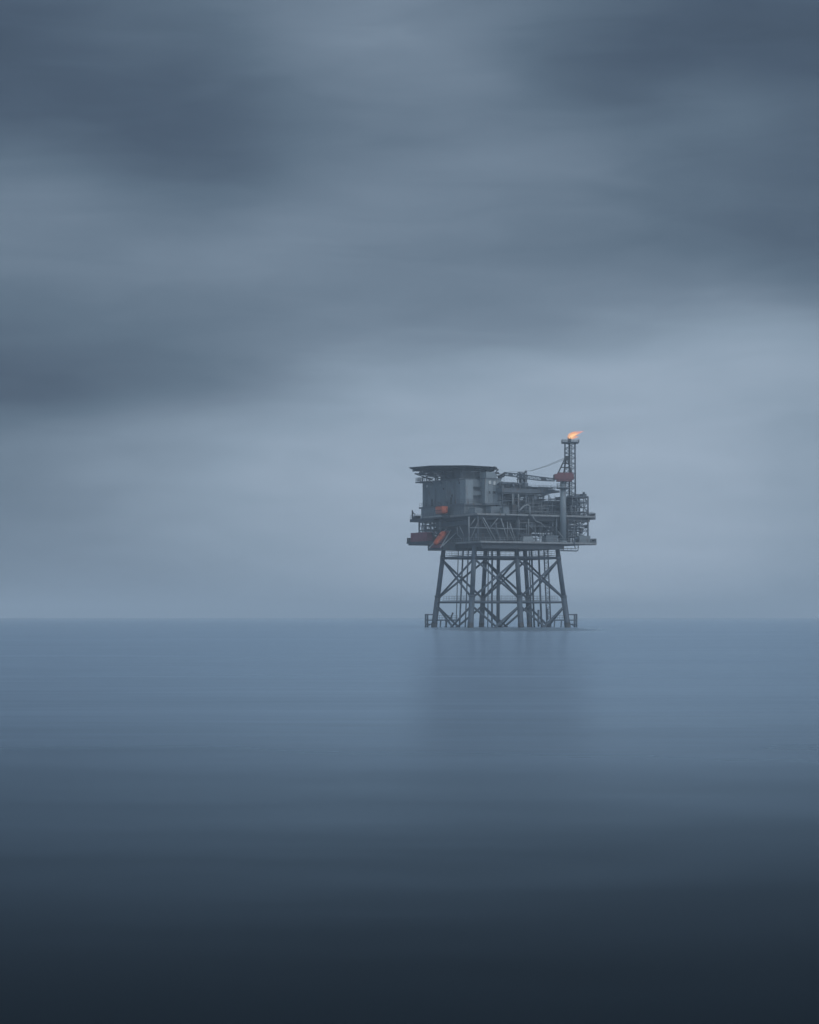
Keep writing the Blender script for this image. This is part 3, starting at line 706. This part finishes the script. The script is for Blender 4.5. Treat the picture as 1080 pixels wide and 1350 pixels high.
# exhaust stacks on the process roof
ex = thing('exhaust_stack', 'twin latticed exhaust stack rising above the process module roof', 'exhaust stack', Fp(688.5, 645, 8))
k = MB(); sx = s_of(688.5, 8)
for ds in (-.6, .6):
    k.tube(G(sx+ds, 8, 40.16), G(sx+ds, 8, 44.6+(.5 if ds > 0 else 0)), .40, n=12)
k.path([G(sx+.75, 8, 44.4), G(sx+.9, 8, 45.0), G(sx+1.4, 8, 45.6)], .3); k.path([G(sx-.75, 8, 44.0), G(sx-.8, 8, 44.8), G(sx-1.1, 8, 45.2)], .22)
k.build('flue', M['dark'], ex)
k = MB(); frame(k, [sx-1.15, sx, sx+1.15], [7.3, 8.7], [40.16, 41.0, 41.8, 42.6, 43.4, 44.2, 45.0], .12); k.build('frame', M['steel'], ex)
k = MB(); k.box(sx-1.35, sx+1.35, 7.0, 9.0, 43.0, 43.15); rail(k, [G(sx-1.3, 7.1, 43.15), G(sx+1.3, 7.1, 43.15)], 1.0, .6, .04); k.build('platform', M['steel'], ex)

# right hand module with open racks
rm_ = thing('pipe_rack', 'tall open pipe rack at the far end of the upper deck behind the crane', 'pipe rack', G(34, 8, ZU))
s5, s6 = s_of(748, 4), s_of(776.3, 1)
k = MB(); frame(k, [s5, s5+2.6, s5+5.2, s6-1.6, s6], [1.2, 6, 11], [ZU, 33.7, 35.1, 36.5, 38.2], .13); k.build('frame', M['steel'], rm_)
k = MB(); clutter(k, s5, s6-2, 1.5, 11, ZU+.1, 38.1, 130, 41, .05, .18); clutter(k, s6-2.4, s6, 1.5, 8, ZU+.1, 38.0, 46, 43, .05, .14); k.build('pipework', M['steel'], rm_)
k = MB(); k.box(s5+.2, s6-2.4, 6.5, 8, ZU+.01, 36.9); k.build('panel', M['deck'], rm_)
k = MB(); k.box(s5, s6-.2, 1.4, 10, 37.7, 38.15); k.build('top_tray', M['steel'], rm_)
k = MB(); k.box(s6-1.5, s6-.1, 2, 3.5, 38.35, 39.0); k.tube(G(s6-.7, 2.6, 38.9), G(s6-.7, 2.6, 39.6), .35); clutter(k, s5+2, s6, 2, 8, 38.3, 38.9, 14, 45, .05, .15); k.build('top_equipment', M['steel'], rm_)
for u in (753.3, 758.6): MB().tube(Fp(u, 681.5, .6), Fp(u, 666, .6), .09).build('standpipe', M['pale'], rm_)

# skids on the lower deck
for (u0, u1, h, t, lab) in ((689.5, 705.5, 1.6, -1.2, 'low equipment skid with a sloping pale hood on the lower deck edge'),):
    th_ = thing('equipment_skid', lab, 'skid', Fp((u0+u1)/2, 715.5, t))
    k = MB(); a, b = s_of(u0, t), s_of(u1, t)
    k.hexa([G(a, t, ZL+.01), G(b, t, ZL+.01), G(b, t+2.4, ZL+.01), G(a, t+2.4, ZL+.01), G(a+.4, t+.3, ZL+h), G(b-.9, t+.3, ZL+h), G(b-.9, t+2.1, ZL+h), G(a+.4, t+2.1, ZL+h)])
    k.build('hood', M['wall2'], th_)
    k = MB(); k.tube(G(a+1, t+1, ZL+h), G(a+1, t+1, ZL+h+.9), .12); k.tube(G(b-1.6, t+1, ZL+h), G(b-1.6, t+1, ZL+h+.6), .2); k.build('stub_pipe', M['steel'], th_)
def container(u0, u1, t, dt, h, mat, lab, name='cargo_container', left=False):
    zf = ZW if left else ZL
    if left: a, b, t0, t1 = -1.0, 1.6, t_of(u1, -1.0), t_of(u0, -1.0)
    else: a, b, t0, t1 = s_of(u0, t), s_of(u1, t), t, t+dt
    th_ = thing(name, lab, 'container', G((a+b)/2, (t0+t1)/2, zf), 'cargo containers on the lower deck')
    k = MB(); k.box(a+.08, b-.08, t0+.08, t1-.08, zf+.1, zf+h-.08); k.build('body', M[mat], th_)
    k = MB()
    for s in (a, b-.16):
        for tt in (t0, t1-.16): k.box(s, s+.16, tt, tt+.16, zf+.01, zf+h)
    for z in (zf+.02, zf+h-.15):
        k.box(a+.161, b-.161, t0, t0+.14, z, z+.14); k.box(a, a+.14, t0+.161, t1-.161, z, z+.14); k.box(a+.161, b-.161, t1-.14, t1, z, z+.14); k.box(b-.14, b, t0+.161, t1-.161, z, z+.14)
    k.build('frame', M[mat], th_)
    k = MB(); n = int((t1-t0 if left else b-a)/.35)
    for i in range(n):
        if left: q = t0+.25+i*.35; k.box(a+.02, a+.078, q, q+.16, zf+.2, zf+h-.2)
        else: q = a+.25+i*.35; k.box(q, q+.16, t0+.02, t0+.078, zf+.2, zf+h-.2)
    k.build('corrugation', M[mat], th_)
container(720.5, 735.5, -1.4, 2.4, 2.0, 'wall', 'grey cargo container between the sloping hooded skid and the crane pedestal')
container(764, 778.5, -1.5, 2.4, 2.1, 'wall2', 'pale grey cargo container near the lower deck corner under the tall pipe rack')
container(541.5, 563, 0, 0, 2.7, 'red', 'long dark red container on the lower deck behind the orange free-fall lifeboat', left=True)

# ================================================================== CRANE
cr_t = -.95; cs = s_of(742.6, cr_t)
crane = thing('pedestal_crane', 'pedestal crane with dark red machinery house and long lattice boom', 'crane', G(cs, cr_t, ZL))
k = MB(); k.tube(G(cs, cr_t, ZL+.01), G(cs, cr_t, 42.2), .9, .86, 24); k.tube(G(cs, cr_t, ZL+.01), G(cs, cr_t, ZL+.5), 1.15, 1.15, 24); k.build('pedestal', M['wall2'], crane)
k = MB(); k.tube(G(cs, cr_t, 40.1), G(cs, cr_t, 40.45), 1.95, 1.95, 20); k.build('collar_platform', M['steel'], crane)
k = MB(); ring = [G(cs, cr_t, 40.45)+Vector((math.cos(i*math.pi/6)*1.85, math.sin(i*math.pi/6)*1.85, 0)) for i in range(13)]
rail(k, ring, 1.1, 1.0, .035); k.build('railing', M['steel'], crane)
pc = G(cs, cr_t, 0)
def CB(x0, x1, y0, y1, z0, z1, mb, ch=.0):
    mb.hexa([pc+Vector(q) for q in ((x0+ch, y0+ch, z0), (x1-ch, y0+ch, z0), (x1-ch, y1-ch, z0), (x0+ch, y1-ch, z0), (x0, y0, z1), (x1, y0, z1), (x1, y1, z1), (x0, y1, z1))])
k = MB(); CB(-2.6, 3.0, -1.7, 2.0, 42.75, 44.3, k); CB(-1.9, 2.5, -1.5, 1.8, 42.21, 42.749, k); CB(-1.7, 2.6, -1.6, 1.9, 44.301, 44.75, k); k.build('machinery_house', M['crane'], crane)
k = MB(); CB(-2.9, -2.61, -1.5, -.2, 42.6, 44.1, k); k.build('cab', M['dark'], crane)
k = MB(); ap = pc+Vector((.9, 0, 48.6))
for yy in (-1.1, 1.2):
    k.beam(pc+Vector((-1.4, yy, 44.75)), ap+Vector((-.5, yy*.5, 0)), .26); k.beam(pc+Vector((.2, yy, 44.75)), ap+Vector((0, yy*.5, 0)), .22); k.beam(pc+Vector((2.3, yy, 44.75)), ap+Vector((.5, yy*.5, 0)), .26)
    k.beam(pc+Vector((-.6, yy, 46.3)), pc+Vector((1.9, yy, 46.3)), .14); k.beam(pc+Vector((-.1, yy*.7, 47.4)), pc+Vector((1.6, yy*.7, 47.4)), .14)
k.build('a_frame', M['dark'], crane)
k = MB(); k.hexa([ap+Vector(q) for q in ((-.8, -.7, -.3), (.8, -.7, -.3), (.8, .7, -.3), (-.8, .7, -.3), (-.4, -.6, .9), (.7, -.6, 1.1), (.7, .6, 1.1), (-.4, .6, .9))]); k.build('sheave_head', M['dark'], crane)
# boom
bY = pc.y
def BP(u, v, dy): Y = bY+dy; return Vector(((u-540)/F_PX*Y, Y, zz(v, Y)))
root_, tip = 731, 664.5
k = MB(); nb = 24
top = [(731, 631.0), (712, 628.9), (697, 626.6), (680, 624.4), (665, 623.2)]
bot = [(731, 634.2), (712, 633.4), (697, 631.6), (680, 628.6), (665, 626.6)]
def interp(T, u):
    for (a, va), (b, vb) in zip(T, T[1:]):
        if b <= u <= a: f = (a-u)/(a-b); return va+(vb-va)*f
    return T[-1][1]
us = [root_+(tip+.5-root_)*i/nb for i in range(nb+1)]
depth = lambda u: 4.0*(root_-u)/(root_-tip)
def chord(T, u, side): w2 = .55*min(1, .4+(root_-u)/15); return BP(u, interp(T, u), depth(u)+side*w2)
for T in (top, bot):
    for sd in (-1, 1): k.path([chord(T, u, sd) for u in us], .16, 6)
for i in range(nb):
    a, b = us[i], us[i+1]
    for sd in (-1, 1):
        k.tube(chord(top if i % 2 else bot, a, sd), chord(bot if i % 2 else top, b, sd), .09, n=5); k.tube(chord(top, a, sd), chord(bot, a, sd), .08, n=5)
    k.tube(chord(top, a, -1), chord(top, b, 1), .06, n=5); k.tube(chord(bot, a, 1), chord(bot, b, -1), .07, n=5)
for u0, u1 in ((720.5, 713), (676, 671)):
    A = [chord(bot, u0, -1), chord(bot, u1, -1), chord(bot, u1, 1), chord(bot, u0, 1), chord(top, u0, -1), chord(top, u1, -1), chord(top, u1, 1), chord(top, u0, 1)]
    k.hexa(A)
k.build('boom', M['steel'], crane)
k = MB()
for sd in (-.5, .5):
    k.path([BP(666, 623.6, 4+sd), BP(663, 625.4, 4+sd), BP(659, 628.0, 4+sd), BP(656.5, 629.6, 4+sd)], .34, 8)
k.path([BP(665.5, 627, 4), BP(662, 629, 4), BP(658, 630.5, 4)], .2); k.tube(BP(658.5, 629.8, 3.2), BP(658.5, 629.8, 4.8), .35); k.build('boom_tip', M['dark'], crane)
k = MB(); k.tube(BP(664.6, 626.5, 4), BP(664.6, 640, 4), .045, n=6); k.build('hoist_rope', M['dark'], crane)
k = MB(); k.tube(BP(664.6, 640, 4), BP(664.6, 642.5, 4), .2, .3); k.path([BP(664.6, 642.5, 4), BP(664.9, 643.6, 4), BP(664.4, 644.2, 4), BP(664.0, 643.5, 4)], .09); k.build('hook_block', M['dark'], crane)
k = MB()
for sd in (-.5, .5):
    A = ap+Vector((-.3, sd, .5)); B_ = BP(700, 620.6, depth(700)+sd); C_ = BP(664.5, 622.6, 4+sd)
    k.path([A, A.lerp(B_, .5)+Vector((0, 0, -.22)), B_, B_.lerp(C_, .5)+Vector((0, 0, -.05)), C_], .035, 5)
    k.path([A+Vector((0, 0, -.4)), A.lerp(B_, .5)+Vector((0, 0, -.5)), B_+Vector((0, 0, -.12))], .035, 5)
k.tube(BP(700, 620.6, depth(700)-.7), BP(700, 620.6, depth(700)+.7), .1)
k.build('pendant_rope', M['dark'], crane)

# ================================================================== FLARE TOWER
ft = 12.0; fs_ = s_of(751.6, ft); fc = G(fs_, ft, 0)
zt_ = zz(584.5, fc.y)
fl = thing('flare_tower', 'slim lattice flare tower with a burner platform at its top', 'flare tower', G(fs_, ft, ZU))
w0, w1 = 1.62, 1.48
def fcorner(i, z):
    f = (z-ZU)/(zt_-ZU); w_ = w0+(w1-w0)*f
    dx, dy = ((-1, -1), (1, -1), (1, 1), (-1, 1))[i]
    return fc+Vector((dx*w_, dy*w_, z))
for i in range(4): MB().tube(fcorner(i, ZU), fcorner(i, zt_), .12, n=8).build('leg', M['steel'], fl)
k = MB(); nl = 15
for j in range(nl):
    za, zb = ZU+(zt_-ZU)*j/nl, ZU+(zt_-ZU)*(j+1)/nl
    for i in range(4):
        q = (i+1) % 4
        k.tube(fcorner(i, za), fcorner(q, za), .065, n=5)
        p, r_ = (i, q) if j % 2 else (q, i); k.tube(fcorner(p, za), fcorner(r_, zb), .085, n=5)
k.build('lattice', M['steel'], fl)
k = MB(); k.tube(fc+Vector((-.15, 0, ZU)), fc+Vector((-.15, 0, zt_+.9)), .30, n=12); k.tube(fc+Vector((.55, .4, ZU)), fc+Vector((.55, .4, zt_)), .1); k.build('flare_riser', M['dark'], fl)
k = MB(); k.hexa([fc+Vector(q) for q in ((-2.3, -2.2, zt_), (2.5, -2.2, zt_), (2.5, 2.2, zt_), (-2.3, 2.2, zt_), (-2.45, -2.3, zt_+.3), (2.6, -2.3, zt_+.3), (2.6, 2.3, zt_+.3), (-2.45, 2.3, zt_+.3))])
po = k.build('burner_platform', M['steel'], fl)
k = MB(); cs_ = [fc+Vector(q) for q in ((-2.4, -2.25, zt_+.3), (2.55, -2.25, zt_+.3), (2.55, 2.25, zt_+.3), (-2.4, 2.25, zt_+.3), (-2.4, -2.25, zt_+.3))]
rail(k, cs_, .75, .8, .04, 3); k.build('railing', M['pale'], po)
k = MB(); tp = fc+Vector((-.15, 0, zt_+.3))
k.tube(tp, tp+Vector((0, 0, 1.1)), .5, .42, 14)
for i in range(4):
    a = i*math.pi/2+.5; k.tube(tp+Vector((math.cos(a)*.55, math.sin(a)*.55, 0)), tp+Vector((math.cos(a)*.5, math.sin(a)*.5, 1.5)), .09)
k.build('flare_tip', M['dark'], fl)

# flame: overlapping tongues blown to the right, each an emissive body of its own
def flame_mat(name, stops, strength, alpha):
    m = bpy.data.materials.new(name); m.use_nodes = True
    t_ = m.node_tree; n_ = t_.nodes; n_.clear(); l_ = t_.links
    tc = n_.new('ShaderNodeTexCoord'); sp = n_.new('ShaderNodeSeparateXYZ'); l_.new(tc.outputs['Object'], sp.inputs[0])
    mr = n_.new('ShaderNodeMapRange'); mr.inputs['From Min'].default_value = -.3; mr.inputs['From Max'].default_value = 3.6; l_.new(sp.outputs[0], mr.inputs['Value'])
    nz = n_.new('ShaderNodeTexNoise'); nz.inputs['Scale'].default_value = 1.6; nz.inputs['Detail'].default_value = 4; l_.new(tc.outputs['Object'], nz.inputs['Vector'])
    ad = n_.new('ShaderNodeMath'); ad.operation = 'MULTIPLY_ADD'; ad.inputs[1].default_value = .5; ad.inputs[2].default_value = -.25; l_.new(nz.outputs['Fac'], ad.inputs[0])
    a2 = n_.new('ShaderNodeMath'); a2.operation = 'ADD'; l_.new(mr.outputs[0], a2.inputs[0]); l_.new(ad.outputs[0], a2.inputs[1])
    rp = n_.new('ShaderNodeValToRGB'); cr = rp.color_ramp
    while len(cr.elements) < len(stops): cr.elements.new(.5)
    for e, (p, c) in zip(cr.elements, stops): e.position = p; e.color = srgb(*c)
    l_.new(a2.outputs[0], rp.inputs['Fac'])
    em = n_.new('ShaderNodeEmission'); em.inputs['Strength'].default_value = strength; l_.new(rp.outputs['Color'], em.inputs['Color'])
    tr_ = n_.new('ShaderNodeBsdfTransparent'); mx = n_.new('ShaderNodeMixShader'); mx.inputs['Fac'].default_value = alpha
    l_.new(tr_.outputs[0], mx.inputs[1]); l_.new(em.outputs[0], mx.inputs[2])
    o_ = n_.new('ShaderNodeOutputMaterial'); l_.new(mx.outputs[0], o_.inputs['Surface'])
    return m
fb = tp+Vector((0, 0, 1.2))
flame = thing('flame', 'orange gas flame blown sideways from the tip of the flare tower', 'flame', fb)
mc = flame_mat('flame_core', [(0, (255, 236, 175)), (.5, (255, 218, 150)), (1, (255, 185, 130))], 1.6, .95)
mo_ = flame_mat('flame_outer', [(0, (255, 190, 130)), (.5, (255, 172, 115)), (1, (250, 165, 140))], 1.15, .42)
def tongue(pts, rs, n=12):
    k = MB(); prev = None
    for i, (p, r) in enumerate(zip(pts, rs)):
        d_ = pts[min(i+1, len(pts)-1)]-pts[max(0, i-1)]
        Rg = k.ring(p, d_, r, n)
        if prev: k.bridge(prev, Rg)
        else: k.face(tuple(reversed(Rg)))
        prev = Rg
    k.face(tuple(prev)); return k
def curve(a, b, c, n=12): return [a.lerp(b, i/n).lerp(b.lerp(c, i/n), i/n) for i in range(n+1)]
V = Vector
prof = lambda R_, n=12: [max(.02, R_*(math.sin(math.pi*min(1, (.12+i/n*.88)))**.8)*(1-.35*i/n)) for i in range(n+1)]
tongue([fb+p for p in curve(V((.1, 0, -.1)), V((.5, 0, 1.0)), V((2.6, 0, 1.35)))], prof(.5)).build('core', mc, flame)
tongue([fb+p for p in curve(V((0, 0, -.2)), V((.3, 0, 1.15)), V((4.0, .1, 2.0)))], prof(.66)).build('tongue', mo_, flame)
tongue([fb+p for p in curve(V((-.1, 0, 0)), V((-.2, .1, 1.0)), V((2.0, -.1, 1.95)))], prof(.74)).build('tongue', mo_, flame)
tongue([fb+p for p in curve(V((.3, 0, -.1)), V((1.3, .1, .35)), V((2.8, .1, .5)))], prof(.42)).build('tongue', mo_, flame)

mh = flame_mat('flame_fringe', [(0, (255, 170, 140)), (.5, (250, 165, 140)), (1, (235, 165, 165))], .95, .22)
tongue([fb+p for p in curve(V((-.3, 0, -.3)), V((.2, 0, 1.3)), V((4.4, .1, 2.15)))], prof(1.0)).build('fringe', mh, flame)
# ================================================================== LIFEBOATS
def hull(mb, c, ax, up, L_, W_, H_, n=14, m_=12, lo=-1, hi=1):
    side = ax.cross(up).normalized(); prev = None
    for i in range(n+1):
        f = -1+2*i/n; w_ = max(.04, (1-abs(f)**3.2)**.6); rg = []
        for j in range(m_):
            a = 2*math.pi*j/m_; x_, y_ = math.cos(a), math.sin(a)
            x_ = math.copysign(abs(x_)**.7, x_); y_ = math.copysign(abs(y_)**.7, y_)
            y_ = max(lo, min(hi, y_)); k_ = len(mb.v)
            mb.v.append(c+ax*(f*L_/2)+side*(x_*W_/2*w_)+up*(y_*H_/2*(.55+.45*w_))); rg.append(k_)
        if prev: mb.bridge(prev, rg)
        else: mb.face(tuple(reversed(rg)))
        prev = rg
    mb.face(tuple(prev))
UPV = Vector((0, 0, 1))
# davit launched lifeboat by the accommodation block
sta = MB(); sta.box(-3.6, -.81, 16.0, 27.5, ZU-.3, ZU-.02); so_ = sta.build('lifeboat_station', M['deck'], plat)
k = MB(); k.box(-3.66, -3.61, 16, 27.5, ZU-.35, ZU+.15); k.build('toe_plate', M['edge'], so_)
k = MB(); rail(k, [G(-3.5, 16.1, ZU), G(-3.5, 27.4, ZU)], 1.15, 1.2, .035); k.build('railing', M['steel'], so_)
s_l = -2.2; t_l = t_of(582.3, s_l); lc = G(s_l, t_l, 34.05)
lb = thing('lifeboat', 'boxy orange enclosed lifeboat in its davits below the accommodation block', 'lifeboat', lc-UPV*1.2, 'orange lifeboats')
k = MB(); hull(k, lc-UPV*.1, E2, UPV, 5.8, 2.5, 2.2); k.build('hull', M['orange'], lb)
k = MB(); k.hexa([lc+E2*a+E1*b+UPV*c for a, b, c in ((-2.3, -1, .5), (-2.3, 1, .5), (2.3, 1, .5), (2.3, -1, .5), (-2.0, -.85, 1.15), (-2.0, .85, 1.15), (2.0, .85, 1.15), (2.0, -.85, 1.15))]); k.build('canopy', M['orange'], lb)
k = MB(); k.hexa([lc+E2*a+E1*b+UPV*c for a, b, c in ((-2.4, -1.3, -.12), (-2.4, -1.2, -.12), (2.4, -1.2, -.12), (2.4, -1.3, -.12), (-2.4, -1.3, .03), (-2.4, -1.2, .03), (2.4, -1.2, .03), (2.4, -1.3, .03))]); k.build('rubbing_strake', M['dark'], lb)
dvt = thing('lifeboat_davit', 'grey davit frame holding the boxy orange lifeboat', 'davit', G(-1.2, t_l, ZU))
for dt in (-2.1, 2.1):
    k = MB(); q = G(-.95, t_l+dt, ZU+.01)
    k.path([q, q+UPV*3.0, q+UPV*3.9-E1*.5, q+UPV*4.2-E1*1.4], .16, 8); k.build('arm', M['steel'], dvt)
    k = MB(); k.tube(q+UPV*4.15-E1*1.35, lc+E2*dt*.9+UPV*1.2, .035, n=5); k.build('fall_wire', M['dark'], dvt)
# free-fall lifeboat on its launching ramp, left side, bow down
hi_ = Lp(597.5, 694.0, .8); t_r = t_of(597.5, .8)
lo_ = G(-6.3, t_r, 23.6); ax = (lo_-hi_).normalized(); upr = (E2.cross(ax)); upr = upr if upr.z > 0 else -upr
ramp = thing('launch_ramp', 'sloping pale steel ramp that carries the orange free-fall lifeboat', 'ramp', G(-3, t_r, 23.0))
RA = [(G(-6.3, t_of(566.0, -6.3), 23.0), G(.4, t_of(588.5, .4), 28.7)), (G(-6.3, t_of(580.8, -6.3), 22.9), G(.4, t_of(594.5, .4), 28.3))]
for a, b in RA:
    k = MB(); k.beam(a, b, .24, .3); k.build('rail', M['alu'], ramp)
k = MB(); k.beam(G(-6.3, t_of(583.5, -6.3), 23.4), G(.4, t_of(601.5, .4), 27.4), .2); k.build('guard_rail', M['alu'], ramp)
hi_ = RA[0][1].lerp(RA[1][1], .5); lo_ = RA[0][0].lerp(RA[1][0], .5); ax = (lo_-hi_).normalized(); sd_ = (RA[0][0]-RA[1][0]).normalized()
upr = sd_.cross(ax).normalized(); upr = upr if upr.z > 0 else -upr
k = MB(); q_ = [RA[0][0].lerp(RA[0][1], .06), RA[1][0].lerp(RA[1][1], .06), RA[1][0].lerp(RA[1][1], .97), RA[0][0].lerp(RA[0][1], .97)]
k.hexa([p-upr*.28 for p in q_]+[p-upr*.2 for p in q_]); k.build('bed', M['red'], ramp)
k = MB()
for i in range(7):
    f = (i+.3)/7; k.beam(RA[0][1].lerp(RA[0][0], f), RA[1][1].lerp(RA[1][0], f), .14)
k.build('cross_bar', M['steel'], ramp)
for dt in (-1.5, 1.5):
    k = MB(); p = hi_.lerp(lo_, .25); k.tube(p+E2*dt, Vector((p.x, p.y, ZL))+E2*dt, .1); k.build('post', M['steel'], ramp)
lp_ = MB(); lp_.box(-4.6, -.62, t_r-4.0, 22.8, 22.4, 24.4); lpo = lp_.build('lifeboat_platform', M['deck'], plat)
k = MB(); rail(k, [G(-.7, t_r-3.9, 24.4), G(-4.5, t_r-3.9, 24.4), G(-4.5, t_r-1, 24.4)], 1.1, 1.2, .04); k.build('railing', M['steel'], lpo)
k = MB(); k.box(-4.66, -4.61, t_r-4.0, 22.8, 23.3, 23.6); k.build('toe_plate', M['steel'], lpo)
k = MB()
for s in (-4.3, -2.5):
    for tt in (t_r-3.7, 22.3): MB().tube(G(s, tt, 24.4), G(-.6, tt, ZL+.4*(6+s)/3+1.5), .1).build('hanger', M['steel'], lpo)
fcn = hi_.lerp(lo_, .55)+upr*.6
ff = thing('free_fall_lifeboat', 'slim orange free-fall lifeboat pointing down its ramp above the sea', 'lifeboat', fcn-upr*1.0, 'orange lifeboats')
k = MB(); hull(k, fcn, ax, upr, 6.4, 2.9, 1.25); k.build('hull', M['orange'], ff)
k = MB(); hull(k, fcn-ax*1.6+upr*.45, ax, upr, 2.2, 1.4, .9); k.build('wheelhouse', M['orange'], ff)
k = MB(); c_ = fcn-ax*.5+upr*.6
k.hexa([c_+E2*a+ax*b+upr*c for a, b, c in ((-.5, -.1, -.15), (.5, -.1, -.15), (.5, .12, -.15), (-.5, .12, -.15), (-.45, -.3, .2), (.45, -.3, .2), (.45, -.05, .2), (-.45, -.05, .2))]); k.build('window', M['glass'], ff)
k = MB(); hull(k, fcn-upr*.22, ax, upr, 5.8, 2.4, .9, hi=.1); k.build('keel_band', M['red'], ff)

# ------------------------------------------------------------------ render settings
sc.render.engine = 'CYCLES'
cy = sc.cycles
cy.max_bounces = 6; cy.diffuse_bounces = 3; cy.glossy_bounces = 3; cy.volume_bounces = 2; cy.transparent_max_bounces = 12
cy.use_denoising = True
try: cy.denoiser = 'OPENIMAGEDENOISE'
except Exception: pass
sc.view_settings.view_transform = 'Standard'; sc.view_settings.look = 'None'
sc.view_settings.exposure = 0; sc.view_settings.gamma = 1
